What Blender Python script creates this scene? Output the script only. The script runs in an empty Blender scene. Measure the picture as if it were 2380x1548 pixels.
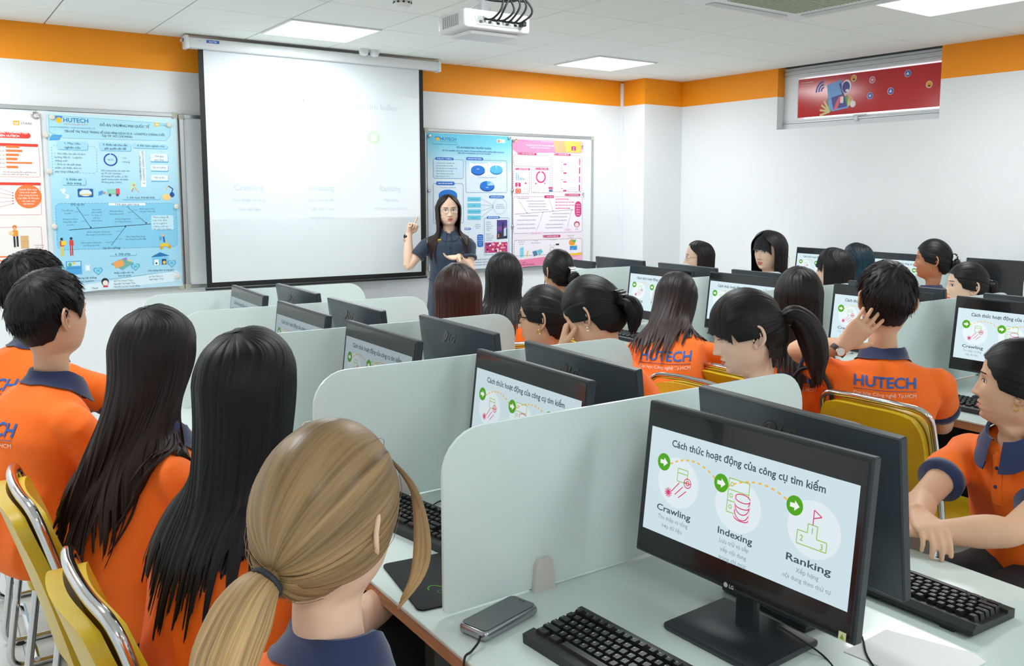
import bpy, bmesh, math, random
from math import sin, cos, pi, radians, sqrt, exp, atan2
from mathutils import Vector as V, Matrix, Quaternion, noise
from mathutils.bvhtree import BVHTree

# ------------------------------------------------------------------ camera, world, exposure, lights
SC = bpy.context.scene
COL = SC.collection
YAW, PITCH, ROLL, FPX = 0.6288, 0.1113, 0.0043, 2079.18
CAM_Z = 1.57
def cam_axes():
    cy, sy = cos(YAW), sin(YAW)
    f = V((sy*cos(PITCH), cy*cos(PITCH), -sin(PITCH))); r = V((cy, -sy, 0)); u = r.cross(f)
    return r*cos(ROLL)+u*sin(ROLL), -r*sin(ROLL)+u*cos(ROLL), f
_r, _u, _f = cam_axes()
cd = bpy.data.cameras.new('camera'); cam = bpy.data.objects.new('camera', cd); COL.objects.link(cam)
m3 = Matrix((_r, _u, -_f)).transposed(); cam.matrix_world = Matrix.Translation((0, 0, CAM_Z)) @ m3.to_4x4()
cd.sensor_fit = 'HORIZONTAL'; cd.sensor_width = 36; cd.lens = FPX/2380*36
cd.shift_x = -117.13/2380; cd.shift_y = -91.02/2380; cd.clip_start = 0.02; cd.clip_end = 60
SC.camera = cam
w = bpy.data.worlds.new('world'); SC.world = w; w.use_nodes = True
w.node_tree.nodes['Background'].inputs[0].default_value = (0.85, 0.93, 1, 1); w.node_tree.nodes['Background'].inputs[1].default_value = 2.2
SC.view_settings.view_transform = 'Standard'; SC.view_settings.look = 'None'; SC.view_settings.gamma = 1
SC.view_settings.exposure = 0.19
SC.cycles.adaptive_threshold = 0.015; SC.cycles.max_bounces = 6; SC.cycles.diffuse_bounces = 4; SC.cycles.glossy_bounces = 3; SC.cycles.transmission_bounces = 4
SC.cycles.transparent_max_bounces = 6; SC.cycles.caustics_reflective = False; SC.cycles.caustics_refractive = False
SC.cycles.sample_clamp_indirect = 4

CEIL = 2.631; FRONT = 6.67; RIGHT = 6.02; LEFT = -1.5; BACK = -2.6
DESK = 0.75
PANELS = [(x, y) for x in (-0.134, 2.266, 4.665) for y in (-1.163, 2.837, 5.837)] # ceiling light centres
LIGHT_W = 21.0
for (x, y) in PANELS:                                    # the lamp behind each diffuser
    ld = bpy.data.lights.new('ceiling_lamp', 'AREA'); ld.shape = 'SQUARE'; ld.size = 0.58; ld.energy = LIGHT_W; ld.color = (0.93, 0.98, 1.0)
    lo = bpy.data.objects.new('ceiling_lamp', ld); lo.location = (x, y, CEIL-0.022); COL.objects.link(lo)

# ------------------------------------------------------------------ materials
def srgb(h):
    if isinstance(h, tuple): return h
    h = h.lstrip('#'); c = [int(h[i:i+2], 16)/255 for i in (0, 2, 4)]
    return tuple((x/12.92 if x <= .04045 else ((x+.055)/1.055)**2.4) for x in c)
_mc = {}
def mat(col, rough=.5, metal=0, spec=.5, emit=0, coat=0, alpha=1, sheen=0, name=None):
    k = (col, rough, metal, spec, emit, coat, alpha, sheen)
    if k in _mc: return _mc[k]
    m = bpy.data.materials.new(name or 'paint'); m.use_nodes = True; b = m.node_tree.nodes['Principled BSDF']
    c = (*srgb(col), 1); b.inputs['Base Color'].default_value = c; b.inputs['Roughness'].default_value = rough
    b.inputs['Metallic'].default_value = metal; b.inputs['Specular IOR Level'].default_value = spec
    b.inputs['Coat Weight'].default_value = coat; b.inputs['Alpha'].default_value = alpha; b.inputs['Sheen Weight'].default_value = sheen
    if emit: b.inputs['Emission Color'].default_value = c; b.inputs['Emission Strength'].default_value = emit
    _mc[k] = m; return m
def emi(col, s, name='glow'):                            # a pixel of a lit screen
    k = ('e', col, s)
    if k in _mc: return _mc[k]
    m = bpy.data.materials.new(name); m.use_nodes = True; nt = m.node_tree; b = nt.nodes['Principled BSDF']
    b.inputs['Base Color'].default_value = (0.004, 0.004, 0.005, 1); b.inputs['Roughness'].default_value = .35; b.inputs['Specular IOR Level'].default_value = .3
    b.inputs['Emission Color'].default_value = (*srgb(col), 1); b.inputs['Emission Strength'].default_value = s
    _mc[k] = m; return m
def nodes(m): return m.node_tree.nodes, m.node_tree.links, m.node_tree.nodes['Principled BSDF']
def noisy(name, col, rough=.5, scale=30, amt=.06, bump=.0, bscale=60, spec=.5, coat=0, sheen=0, stretch=None, dist=.002):
    m = mat(col, rough, spec=spec, coat=coat, sheen=sheen, name=name).copy(); m.name = name
    n, l, b = nodes(m); tc = n.new('ShaderNodeTexCoord'); src = tc.outputs['Object']
    if stretch:
        mp = n.new('ShaderNodeMapping'); mp.inputs['Scale'].default_value = stretch; l.new(src, mp.inputs[0]); src = mp.outputs[0]
    t = n.new('ShaderNodeTexNoise'); t.inputs['Scale'].default_value = scale; t.inputs['Detail'].default_value = 4; l.new(src, t.inputs['Vector'])
    h = n.new('ShaderNodeHueSaturation'); mr = n.new('ShaderNodeMapRange'); mr.inputs[3].default_value = 1-amt; mr.inputs[4].default_value = 1+amt
    mr.inputs[1].default_value = .25; mr.inputs[2].default_value = .75
    l.new(t.outputs[0], mr.inputs[0]); l.new(mr.outputs[0], h.inputs['Value']); h.inputs['Color'].default_value = (*srgb(col), 1); l.new(h.outputs[0], b.inputs['Base Color'])
    if bump:
        t2 = n.new('ShaderNodeTexNoise'); t2.inputs['Scale'].default_value = bscale; t2.inputs['Detail'].default_value = 3; l.new(src, t2.inputs['Vector'])
        bp = n.new('ShaderNodeBump'); bp.inputs['Strength'].default_value = bump; bp.inputs['Distance'].default_value = dist
        l.new(t2.outputs[0], bp.inputs['Height']); l.new(bp.outputs[0], b.inputs['Normal'])
    return m
M_WALL = noisy('wall_paint', '#eceff1', .7, 3, .012, .15, 180)
M_ORANGE = noisy('orange_paint', '#fb9902', .6, 3, .02, .15, 180)
M_ORANGE_WORN = noisy('worn_orange_paint', '#fb9902', .6, 9, .06, .3, 60)
M_TILE = noisy('ceiling_tile', '#f1f4ee', .9, 260, .05, .3, 300)
M_GAP = mat('#70766f', .9)
M_FLOOR = noisy('floor_tile', '#d9dedd', .22, 2, .02)
M_GROUT = mat('#a9adab', .8)
M_WHITE = mat('#eef0ef', .4); M_WPLA = mat('#e4e8ea', .35); M_ALU = mat('#c4cacc', .32, .85)
M_WFRAME = mat('#dfe4e6', .35)
M_CHROME = mat('#d8d8da', .12, 1.0); M_BLACK = mat('#15171a', .45); M_DARK = mat('#0b0c0d', .6)
M_BEZEL = noisy('monitor_plastic', '#23292e', .38, 400, .05, .1, 900)
M_BEZEL2 = mat('#3f4549', .35); M_MBACK = noisy('monitor_back_plastic', '#3d454b', .24, 500, .06, .12, 900, spec=.9)
M_DISPB = mat('#111418', .18, coat=.3)
M_WOOD = noisy('plywood_edge', '#b98b66', .6, 12, .22, .2, 60, stretch=(8, 1, 8))
M_DESKG = mat('#d9e7e3', .24, coat=.22, name='desk_glass')
M_DESKBOARD = mat('#cfd9d6', .5)
M_STEEL = mat('#55585a', .4, .7)
M_YEL = noisy('yellow_vinyl', '#d9b51b', .38, 40, .04, .12, 500, coat=.1)
M_KEY = mat('#17181b', .42); M_KBODY = noisy('keyboard_plastic', '#1b1d20', .45, 300, .05, .15, 900)
M_PAPER = mat('#fdfdfd', .7)
M_DIFF = mat('#ffffff', .5, emit=3.0, name='light_diffuser')
def frosted():
    m = bpy.data.materials.new('frosted_glass'); m.use_nodes = True; n, l, b = nodes(m)
    b.inputs['Base Color'].default_value = (*srgb('#f3fafa'), 1); b.inputs['Roughness'].default_value = .22; b.inputs['Specular IOR Level'].default_value = .5
    t = n.new('ShaderNodeBsdfTranslucent'); t.inputs[0].default_value = (*srgb('#e4f7f4'), 1)
    x = n.new('ShaderNodeMixShader'); x.inputs[0].default_value = .32
    l.new(b.outputs[0], x.inputs[1]); l.new(t.outputs[0], x.inputs[2]); l.new(x.outputs[0], n['Material Output'].inputs[0]); return m
M_FROST = frosted()
M_GEDGE = mat('#e9fbf6', .2)
M_GLASS = mat('#dfeeee', .05, alpha=.18, name='clear_glass')
# people
M_SHIRT = noisy('orange_pique', '#ff7108', .75, 5, .05, .35, 700, sheen=.08, dist=.0012)
M_NAVY = noisy('navy_rib', '#1c2c56', .8, 8, .08, .4, 600, sheen=.3, dist=.001)
M_DRESS = noisy('navy_dress', '#26364b', .8, 6, .06, .3, 500, sheen=.3, dist=.001)
M_PANTS = noisy('black_trousers', '#15161b', .85, 9, .1, .3, 400)
def skin(col):
    m = noisy('skin', col, .5, 24, .035, .12, 500, spec=.35, dist=.0006); b = m.node_tree.nodes['Principled BSDF']
    b.inputs['Subsurface Weight'].default_value = .12; b.inputs['Subsurface Radius'].default_value = (.012, .005, .003); b.inputs['Subsurface Scale'].default_value = .5
    return m
SKIN = {k: skin(c) for k, c in dict(fair='#ecc6ad', mid='#dcae8f', tan='#c48c69').items()}
LIP = {k: mat(c, .35) for k, c in dict(fair='#c9605f', mid='#c0605a', tan='#9f5148').items()}
def hairmat(name, root, tip, rough=.42, shine=.28):
    m = bpy.data.materials.new(name); m.use_nodes = True; n, l, b = nodes(m)
    uv = n.new('ShaderNodeUVMap'); uv.uv_map = 'UVMap'
    mp = n.new('ShaderNodeMapping'); mp.inputs['Scale'].default_value = (150, 2.2, 1); l.new(uv.outputs[0], mp.inputs[0])
    t = n.new('ShaderNodeTexNoise'); t.inputs['Scale'].default_value = 1; t.inputs['Detail'].default_value = 4; t.inputs['Roughness'].default_value = .65; l.new(mp.outputs[0], t.inputs['Vector'])
    sx = n.new('ShaderNodeSeparateXYZ'); l.new(uv.outputs[0], sx.inputs[0])
    mix = n.new('ShaderNodeMix'); mix.data_type = 'RGBA'; mix.inputs['A'].default_value = (*srgb(root), 1); mix.inputs['B'].default_value = (*srgb(tip), 1)
    mr0 = n.new('ShaderNodeMapRange'); mr0.inputs[1].default_value = .1; mr0.inputs[2].default_value = .75; l.new(sx.outputs[1], mr0.inputs[0]); l.new(mr0.outputs[0], mix.inputs['Factor'])
    h = n.new('ShaderNodeHueSaturation'); mr = n.new('ShaderNodeMapRange'); mr.inputs[1].default_value = .3; mr.inputs[2].default_value = .7; mr.inputs[3].default_value = .45; mr.inputs[4].default_value = 1.5
    l.new(t.outputs[0], mr.inputs[0]); l.new(mr.outputs[0], h.inputs['Value']); l.new(mix.outputs['Result'], h.inputs['Color']); l.new(h.outputs[0], b.inputs['Base Color'])
    mr2 = n.new('ShaderNodeMapRange'); mr2.inputs[1].default_value = .3; mr2.inputs[2].default_value = .7; mr2.inputs[3].default_value = rough-.08; mr2.inputs[4].default_value = rough+.2
    l.new(t.outputs[0], mr2.inputs[0]); l.new(mr2.outputs[0], b.inputs['Roughness'])
    bp = n.new('ShaderNodeBump'); bp.inputs['Strength'].default_value = .55; bp.inputs['Distance'].default_value = .0022; l.new(t.outputs[0], bp.inputs['Height']); l.new(bp.outputs[0], b.inputs['Normal'])
    b.inputs['Specular IOR Level'].default_value = shine; pass
    return m
HAIR = dict(black=hairmat('black_hair', '#0c0c0f', '#0e0d10'), dark=hairmat('dark_brown_hair', '#141011', '#2b1c19'), soft=hairmat('soft_black_hair', '#121011', '#1f1716'),
            red=hairmat('reddish_brown_hair', '#1c1110', '#4c1d12', .32), blond=hairmat('blond_hair', '#8a6f4e', '#c2a070', .36), teal=hairmat('teal_tipped_hair', '#101216', '#174a5e', .34),
            brown=hairmat('brown_black_hair', '#120e0f', '#2b1815', .40))

# ------------------------------------------------------------------ mesh helpers
class MB:
    def __init__(s): s.v = []; s.f = []; s.mi = []; s.uv = {}; s.mats = []; s.flat = set()
    def mid(s, m):
        if m not in s.mats: s.mats.append(m)
        return s.mats.index(m)
    def add(s, verts, faces, m, M=None, uv=None, flat=False):
        o = len(s.v); i = s.mid(m)
        s.v += [tuple(M @ V(p)) if M is not None else tuple(p) for p in verts]
        if uv:
            for k, q in enumerate(uv): s.uv[o+k] = q
        for f in faces:
            if flat: s.flat.add(len(s.f))
            s.f.append([o+a for a in f]); s.mi.append(i)
        return o
    def join(s, other, M=None):
        o = len(s.v); s.v += [tuple(M @ V(p)) if M is not None else p for p in other.v]
        for k, q in other.uv.items(): s.uv[o+k] = q
        for k, (f, mi) in enumerate(zip(other.f, other.mi)):
            if k in other.flat: s.flat.add(len(s.f))
            s.f.append([o+a for a in f]); s.mi.append(s.mid(other.mats[mi]))
    def mesh(s, name, origin=(0, 0, 0), sharp=35):
        me = bpy.data.meshes.new(name); ox, oy, oz = origin
        me.from_pydata([(x-ox, y-oy, z-oz) for x, y, z in s.v], [], s.f)
        for m in s.mats: me.materials.append(m)
        me.polygons.foreach_set('material_index', s.mi)
        me.polygons.foreach_set('use_smooth', [k not in s.flat for k in range(len(s.f))])
        if s.uv:
            L = me.uv_layers.new(name='UVMap'); vi = [0]*len(me.loops); me.loops.foreach_get('vertex_index', vi)
            L.data.foreach_set('uv', [c for k in vi for c in s.uv.get(k, (0, 0))])
        me.update()
        if sharp: me.set_sharp_from_angle(angle=radians(sharp))
        return me
    def build(s, name, parent=None, origin=(0, 0, 0), sharp=35, loc=None):
        o = bpy.data.objects.new(name, s.mesh(name, origin, sharp)); COL.objects.link(o)
        if parent: o.parent = parent
        else: o.location = origin if loc is None else loc
        if parent and loc is not None: o.location = loc
        return o
_rb = {}
def rbox_geo(sx, sy, sz, r=0, seg=1):
    k = (round(sx, 5), round(sy, 5), round(sz, 5), round(r, 5), seg)
    if k not in _rb:
        bm = bmesh.new(); bmesh.ops.create_cube(bm, size=1); bmesh.ops.scale(bm, vec=(sx, sy, sz), verts=bm.verts)
        if r: bmesh.ops.bevel(bm, geom=list(bm.edges), offset=min(r, .45*min(sx, sy, sz)), segments=seg, profile=.5, affect='EDGES')
        bm.verts.index_update(); _rb[k] = ([tuple(v.co) for v in bm.verts], [[v.index for v in f.verts] for f in bm.faces]); bm.free()
    return _rb[k]
def box(mb, c, s, m, r=0, rot=None, M=None, seg=1):
    v, f = rbox_geo(*s, r, seg); T = Matrix.Translation(c)
    if rot is not None: T = T @ rot.to_4x4()
    if M is not None: T = M @ T
    mb.add(v, f, m, T)
def Rz(a): return Matrix.Rotation(a, 4, 'Z')
def Rx(a): return Matrix.Rotation(a, 4, 'X')
def Ry(a): return Matrix.Rotation(a, 4, 'Y')
def sweep(mb, pts, rads, m, n=12, cap=True, M=None, up=None, v0=0, v1=1, closed=False):
    """tube through pts; rads: number or (a, b) per point"""
    pts = [V(p) for p in pts]; N = len(pts); fr = []
    t = [(pts[(i+1) % N if closed else min(i+1, N-1)]-pts[(i-1) % N if closed else max(i-1, 0)]).normalized() for i in range(N)]
    u = V(up) if up else (V((0, 0, 1)) if abs(t[0].z) < .9 else V((1, 0, 0)))
    vs = []; uvs = []
    for i in range(N):
        u = (u-t[i]*u.dot(t[i])); u.normalize(); w_ = t[i].cross(u)
        r = rads[i] if isinstance(rads, list) else rads
        a, b = r if isinstance(r, (list, tuple)) else (r, r)
        for k in range(n):
            q = 2*pi*k/n; vs.append(pts[i]+u*(a*cos(q))+w_*(b*sin(q))); uvs.append((k/n, v0+(v1-v0)*i/(N-1)))
    fs = []
    for i in range(N if closed else N-1):
        j = (i+1) % N
        for k in range(n): k2 = (k+1) % n; fs.append((i*n+k, i*n+k2, j*n+k2, j*n+k))
    if cap and not closed: fs += [tuple(range(n))[::-1], tuple(range((N-1)*n, N*n))]
    mb.add(vs, fs, m, M, uvs)
def smooth_path(P, n=4, closed=False):
    P = [V(p) for p in P]; out = []; N = len(P)
    for i in range(N if closed else N-1):
        if closed: a, b, c, d = P[(i-1) % N], P[i], P[(i+1) % N], P[(i+2) % N]
        else: a, b, c, d = P[max(i-1, 0)], P[i], P[i+1], P[min(i+2, N-1)]
        for k in range(n):
            t = k/n; out.append(.5*((2*b)+(c-a)*t+(2*a-5*b+4*c-d)*t*t+(3*b-a-3*c+d)*t**3))
    if not closed: out.append(P[-1])
    return out
def round_path(P, r, n=5):
    P = [V(p) for p in P]; out = [P[0]]
    for i in range(1, len(P)-1):
        a, b, c = P[i-1], P[i], P[i+1]; d1 = (a-b).normalized(); d2 = (c-b).normalized()
        rr = min(r, (a-b).length*.49, (c-b).length*.49)
        for k in range(n+1):
            t = k/n; out.append((b+d1*rr)*(1-t)**2+b*2*t*(1-t)+(b+d2*rr)*t*t)
    out.append(P[-1]); return out
def lathe(mb, prof, m, n=24, M=None):
    vs = []; fs = []
    for (r, z) in prof:
        for k in range(n): vs.append((r*cos(2*pi*k/n), r*sin(2*pi*k/n), z))
    for i in range(len(prof)-1):
        for k in range(n): k2 = (k+1) % n; fs.append((i*n+k, i*n+k2, (i+1)*n+k2, (i+1)*n+k))
    fs += [tuple(range(n))[::-1], tuple(range((len(prof)-1)*n, len(prof)*n))]
    mb.add(vs, fs, m, M)
def ball(mb, c, r, m, n=12, M=None):
    rx, ry, rz = r if isinstance(r, tuple) else (r, r, r); vs = []; fs = []; h = n//2
    for i in range(1, h):
        a = pi*i/h
        for k in range(n): vs.append((c[0]+rx*sin(a)*cos(2*pi*k/n), c[1]+ry*sin(a)*sin(2*pi*k/n), c[2]+rz*cos(a)))
    T = len(vs); vs += [(c[0], c[1], c[2]+rz), (c[0], c[1], c[2]-rz)]
    for i in range(h-2):
        for k in range(n): k2 = (k+1) % n; fs.append((i*n+k, (i+1)*n+k, (i+1)*n+k2, i*n+k2))
    for k in range(n): k2 = (k+1) % n; fs.append((T, k, k2)); fs.append((T+1, (h-2)*n+k2, (h-2)*n+k))
    mb.add(vs, fs, m, M)
def prism(mb, poly, y0, y1, m, M=None):
    """polygon in x,z extruded along y"""
    n = len(poly); vs = [(x, y0, z) for x, z in poly]+[(x, y1, z) for x, z in poly]
    fs = [tuple(range(n)), tuple(range(2*n-1, n-1, -1))]+[(k, n+k, n+(k+1) % n, (k+1) % n) for k in range(n)]
    mb.add(vs, fs, m, M)
_tc = {}
def glyphs(s, bold=0.0, res=2):
    k = (s, bold, res)
    if k not in _tc and 'Đ' in s:             # the barred D is drawn as D plus its bar
        vs, fs, x0, x1 = glyphs(s.replace('Đ', 'D'), bold, res); vs = list(vs); fs = list(fs); d0 = glyphs('D', bold, res); n = len(vs)
        for i, ch in enumerate(s):
            if ch != 'Đ': continue
            xs = glyphs(s[:i].replace('Đ', 'D')+'D', bold, res)[3]-(d0[3]-d0[2]) if i else d0[2]; n = len(vs)
            vs += [(xs-.075, .325), (xs+.27, .325), (xs+.27, .395), (xs-.075, .395)]; fs.append((n, n+1, n+2, n+3))
        _tc[k] = (vs, fs, min(x0, min(v[0] for v in vs)), x1)
    if k not in _tc:
        c = bpy.data.curves.new('t', 'FONT'); c.body = s; c.size = 1; c.resolution_u = res; c.offset = bold; c.align_x = 'LEFT'; c.fill_mode = 'FRONT'
        o = bpy.data.objects.new('t', c); me = bpy.data.meshes.new_from_object(o)
        vs = [(v.co.x, v.co.y) for v in me.vertices]; fs = [tuple(p.vertices) for p in me.polygons]
        bpy.data.objects.remove(o); bpy.data.curves.remove(c); bpy.data.meshes.remove(me)
        x0 = min([v[0] for v in vs] or [0]); x1 = max([v[0] for v in vs] or [1])
        _tc[k] = (vs, fs, x0, x1)
    return _tc[k]
class Flat:
    """printed shapes on a plane: local x right, z up, seen from -y; every layer 0.25 mm nearer"""
    def __init__(s, mb, M=None, step=.00025, y=0): s.mb = mb; s.M = M; s.y = y; s.step = step; s.L = 1; s.n = 0
    def _p(s, pts, faces, m, flat=True):
        s.n += 1; y = s.y-s.step*(s.L+(s.n % 29)/30); s.mb.add([(x, y, z) for x, z in pts], faces, m, s.M, flat=flat)
    def lay(s, k): s.L = k; return s
    def poly(s, pts, m): s._p(pts, [tuple(range(len(pts)))], m)
    def rect(s, x, z, w_, h, m, r=0):
        if r <= 0: s.poly([(x, z), (x+w_, z), (x+w_, z+h), (x, z+h)], m); return
        r = min(r, w_/2, h/2); s.poly(rr_pts(x, z, w_, h, r), m)
    def line(s, x0, z0, x1, z1, t, m):
        d = sqrt((x1-x0)**2+(z1-z0)**2) or 1; nx, nz = -(z1-z0)/d*t/2, (x1-x0)/d*t/2
        s.poly([(x0-nx, z0-nz), (x1-nx, z1-nz), (x1+nx, z1+nz), (x0+nx, z0+nz)], m)
    def path(s, pts, t, m, dash=None):
        if dash:
            acc = 0; on = True
            for (a, b) in zip(pts, pts[1:]):
                d = sqrt((b[0]-a[0])**2+(b[1]-a[1])**2); p = 0
                while p < d-1e-9:
                    q = min(d, p+dash-acc)
                    if on: s.line(a[0]+(b[0]-a[0])*p/d, a[1]+(b[1]-a[1])*p/d, a[0]+(b[0]-a[0])*q/d, a[1]+(b[1]-a[1])*q/d, t, m)
                    acc += q-p; p = q
                    if acc >= dash-1e-9: acc = 0; on = not on
        else:
            for a, b in zip(pts, pts[1:]): s.line(a[0], a[1], b[0], b[1], t, m)
    def frame(s, x, z, w_, h, t, m, r=0, dash=None):
        p = rr_pts(x, z, w_, h, r) if r else [(x, z), (x+w_, z), (x+w_, z+h), (x, z+h)]
        s.path(p+[p[0]], t, m, dash)
    def disc(s, x, z, r, m, rz=None, n=28): rz = rz or r; s.poly([(x+r*cos(2*pi*k/n), z+rz*sin(2*pi*k/n)) for k in range(n)], m)
    def pie(s, x, z, r, a0, a1, m, n=16, rz=None):
        rz = rz or r; s.poly([(x, z)]+[(x+r*cos(radians(a0+(a1-a0)*k/n)), z+rz*sin(radians(a0+(a1-a0)*k/n))) for k in range(n+1)], m)
    def ring(s, x, z, r, t, m, a0=0, a1=360, n=32, dash=None):
        s.path([(x+r*cos(radians(a0+(a1-a0)*k/n)), z+r*sin(radians(a0+(a1-a0)*k/n))) for k in range(n+1)], t, m, dash)
    def text(s, t, x, z, h, m, al='c', bold=0.0, w_=None, rot=0, res=2):
        """cap height h; al l/c/r; w_ fits the width"""
        if 'M' in t and bold:             # heavier weight by overprinting
            k_ = h/.727*bold*.8
            for q in (-k_, k_): s.text(t, x+q*cos(rot), z+q*sin(rot), h, m, al, 0, w_, rot, res)
            return
        vs, fs, x0, x1 = glyphs(t, bold, res)
        if not vs: return
        k = h/.727; kx = k if w_ is None else w_/(x1-x0); L = (x1-x0)*kx
        ox = {'l': 0, 'c': -L/2, 'r': -L}[al]; c_, s_ = cos(rot), sin(rot)
        P = [((v[0]-x0)*kx+ox, v[1]*k) for v in vs]
        s._p([(x+a*c_-b*s_, z+a*s_+b*c_) for a, b in P], fs, m)
def rr_pts(x, z, w_, h, r, n=5):
    out = []
    for cx, cz, a in ((x+w_-r, z+r, -90), (x+w_-r, z+h-r, 0), (x+r, z+h-r, 90), (x+r, z+r, 180)):
        for k in range(n+1): q = radians(a+90*k/n); out.append((cx+r*cos(q), cz+r*sin(q)))
    return out

# ------------------------------------------------------------------ object helpers
def tag(o, label=None, cat=None, group=None, kind=None):
    if label: o['label'] = label
    if cat: o['category'] = cat
    if group: o['group'] = group
    if kind: o['kind'] = kind
    return o
def thing(name, label, cat, loc=(0, 0, 0), rz=0, group=None):
    o = bpy.data.objects.new(name, None); COL.objects.link(o); o.location = loc; o.rotation_euler = (0, 0, rz); o.empty_display_size = .05
    return tag(o, label, cat, group)
def dup(root, loc, rz, label, group=None):
    r = root.copy(); COL.objects.link(r); r.location = loc; r.rotation_euler = (0, 0, rz); r['label'] = label
    if group: r['group'] = group
    def rec(src, dst):
        for ch in src.children: c = ch.copy(); COL.objects.link(c); c.parent = dst; rec(ch, c)
    rec(root, r); return r
def struct(name, mb, **k): return tag(mb.build(name, **k), kind='structure')
# ------------------------------------------------------------------ the room
mb = MB(); box(mb, ((LEFT+RIGHT)/2, (BACK+FRONT)/2, -.05), (RIGHT-LEFT+.4, FRONT-BACK+.4, .1), M_GROUT)
TS = .6
x = LEFT
ix0 = .225-TS*4
for i in range(16):
    for j in range(18):
        x0 = max(LEFT, ix0+i*TS+.0015); x1 = min(RIGHT, ix0+(i+1)*TS-.0015); y0 = max(BACK, 3.745+(j-11)*TS+.0015); y1 = min(FRONT, 3.745+(j-10)*TS-.0015)
        if x1-x0 > .01 and y1-y0 > .01: mb.add([(x0, y0, .0012), (x1, y0, .0012), (x1, y1, .0012), (x0, y1, .0012)], [(0, 1, 2, 3)], M_FLOOR)
struct('floor', mb)
mb = MB(); box(mb, ((LEFT+RIGHT)/2, (BACK+FRONT)/2, CEIL+.06), (RIGHT-LEFT+.4, FRONT-BACK+.4, .1), M_GAP)
holes = [(x_, y_) for x_, y_ in PANELS]
for i in range(-3, 12):
    for j in range(-8, 16):
        X0 = .166+.6*(i-1); Y0 = .137+.6*(j-2)
        cx, cy = X0+.3, Y0+.3
        if any(abs(cx-a) < .3 and abs(cy-b) < .3 for a, b in holes): continue
        x0 = max(LEFT, X0+.0037); x1 = min(RIGHT, X0+.5963); y0 = max(BACK, Y0+.0037); y1 = min(FRONT, Y0+.5963)
        if x1-x0 < .01 or y1-y0 < .01: continue
        box(mb, ((x0+x1)/2, (y0+y1)/2, CEIL+.006), (x1-x0, y1-y0, .012), M_TILE, .002)
struct('ceiling', mb)
BAND = 2.397
def wall(name, p0, p1, th, holes=(), z1=CEIL+.05, band=True):
    """vertical wall between p0, p1 (interior face), th = outward offset vector; holes (s0,s1,z0,z1) along it"""
    mb = MB(); p0 = V((*p0, 0)); p1 = V((*p1, 0)); L = (p1-p0).length; d = (p1-p0)/L; t = V((*th, 0))
    ss = sorted({0, L, *[h[0] for h in holes], *[h[1] for h in holes]}); zs = sorted({0, BAND, z1, *[h[2] for h in holes], *[h[3] for h in holes]})
    for a, b in zip(ss, ss[1:]):
        for c, e in zip(zs, zs[1:]):
            if any(h[0] <= a and b <= h[1] and h[2] <= c and e <= h[3] for h in holes): continue
            m = M_ORANGE if (c >= BAND-1e-6 and band) else M_WALL
            A = p0+d*a; B = p0+d*b; vs = [(*A.xy, c), (*B.xy, c), (*B.xy, e), (*A.xy, e)]; vs2 = [tuple(V(q)+t) for q in vs]
            mb.add(vs+vs2, [(0, 1, 2, 3), (7, 6, 5, 4), (0, 4, 5, 1), (1, 5, 6, 2), (2, 6, 7, 3), (3, 7, 4, 0)], m)
    return struct(name, mb, sharp=20)
wall('wall_front', (LEFT-.2, FRONT), (RIGHT+.2, FRONT), (0, .2))
WY0, WY1, WZ0 = 3.69, 5.185, 2.12
wall('wall_right', (RIGHT, FRONT+.2), (RIGHT, BACK-.2), (.2, 0), holes=[(FRONT+.2-WY1, FRONT+.2-WY0, WZ0, CEIL+.05)])
wall('wall_left', (LEFT, BACK-.2), (LEFT, FRONT+.2), (-.2, 0)); wall('wall_back', (RIGHT+.2, BACK), (LEFT-.2, BACK), (0, -.2))
# corner column with its worn orange head
mb = MB(); cx0, cy0 = 5.545, 6.345
for z0, z1, m in ((0, BAND, M_WALL), (BAND, CEIL+.02, M_ORANGE_WORN)): box(mb, ((cx0+RIGHT)/2+.01, (cy0+FRONT)/2+.01, (z0+z1)/2), (RIGHT-cx0+.02, FRONT-cy0+.02, z1-z0), m)
struct('wall_column', mb, sharp=20)
mb = MB(); box(mb, (cx0-.012, FRONT-.012, 1.3), (.024, .024, 2.62), M_WALL, .002)
struct('trim_1', mb)
# chips of paint on the column head
# window in the right wall with its printed red film
mb = MB(); D = RIGHT
yc = (WY0+WY1)/2; W = WY1-WY0
jx = D+.11
for z_, h_, dpt in ((WZ0+.04, .08, .10), (CEIL-.045, .09, .10)):
    box(mb, (jx+.02, yc, z_), (dpt, W, h_), M_WFRAME, .004)
for y_ in (WY0+.012, WY1-.075): box(mb, (jx+.02, y_, (WZ0+CEIL)/2), (.094, .024 if y_ < 4 else .15, CEIL-WZ0-.002), M_WFRAME, .004)
for z_ in (CEIL-.03, CEIL-.065, WZ0+.055): box(mb, (jx-.035, yc, z_), (.012, W, .010), M_ALU, .002)
win = struct('window_1', mb)
mb = MB(); box(mb, (jx+.06, yc, (WZ0+CEIL)/2), (.006, W-.1, CEIL-WZ0-.14), M_GLASS); g = mb.build('pane', win)
bpy.data.objects['pane']['label'] = 'clear glass pane behind the red film'
mb = MB(); box(mb, (jx-.04, 4.44, WZ0+.055), (.018, .03, .045), M_WFRAME, .003); box(mb, (jx-.052, 4.40, WZ0+.078), (.014, .12, .012), M_WFRAME, .003); mb.build('window_handle', win)
# reveal lining, grey plaster
# daylight behind the window: the world seen through the pane

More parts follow.
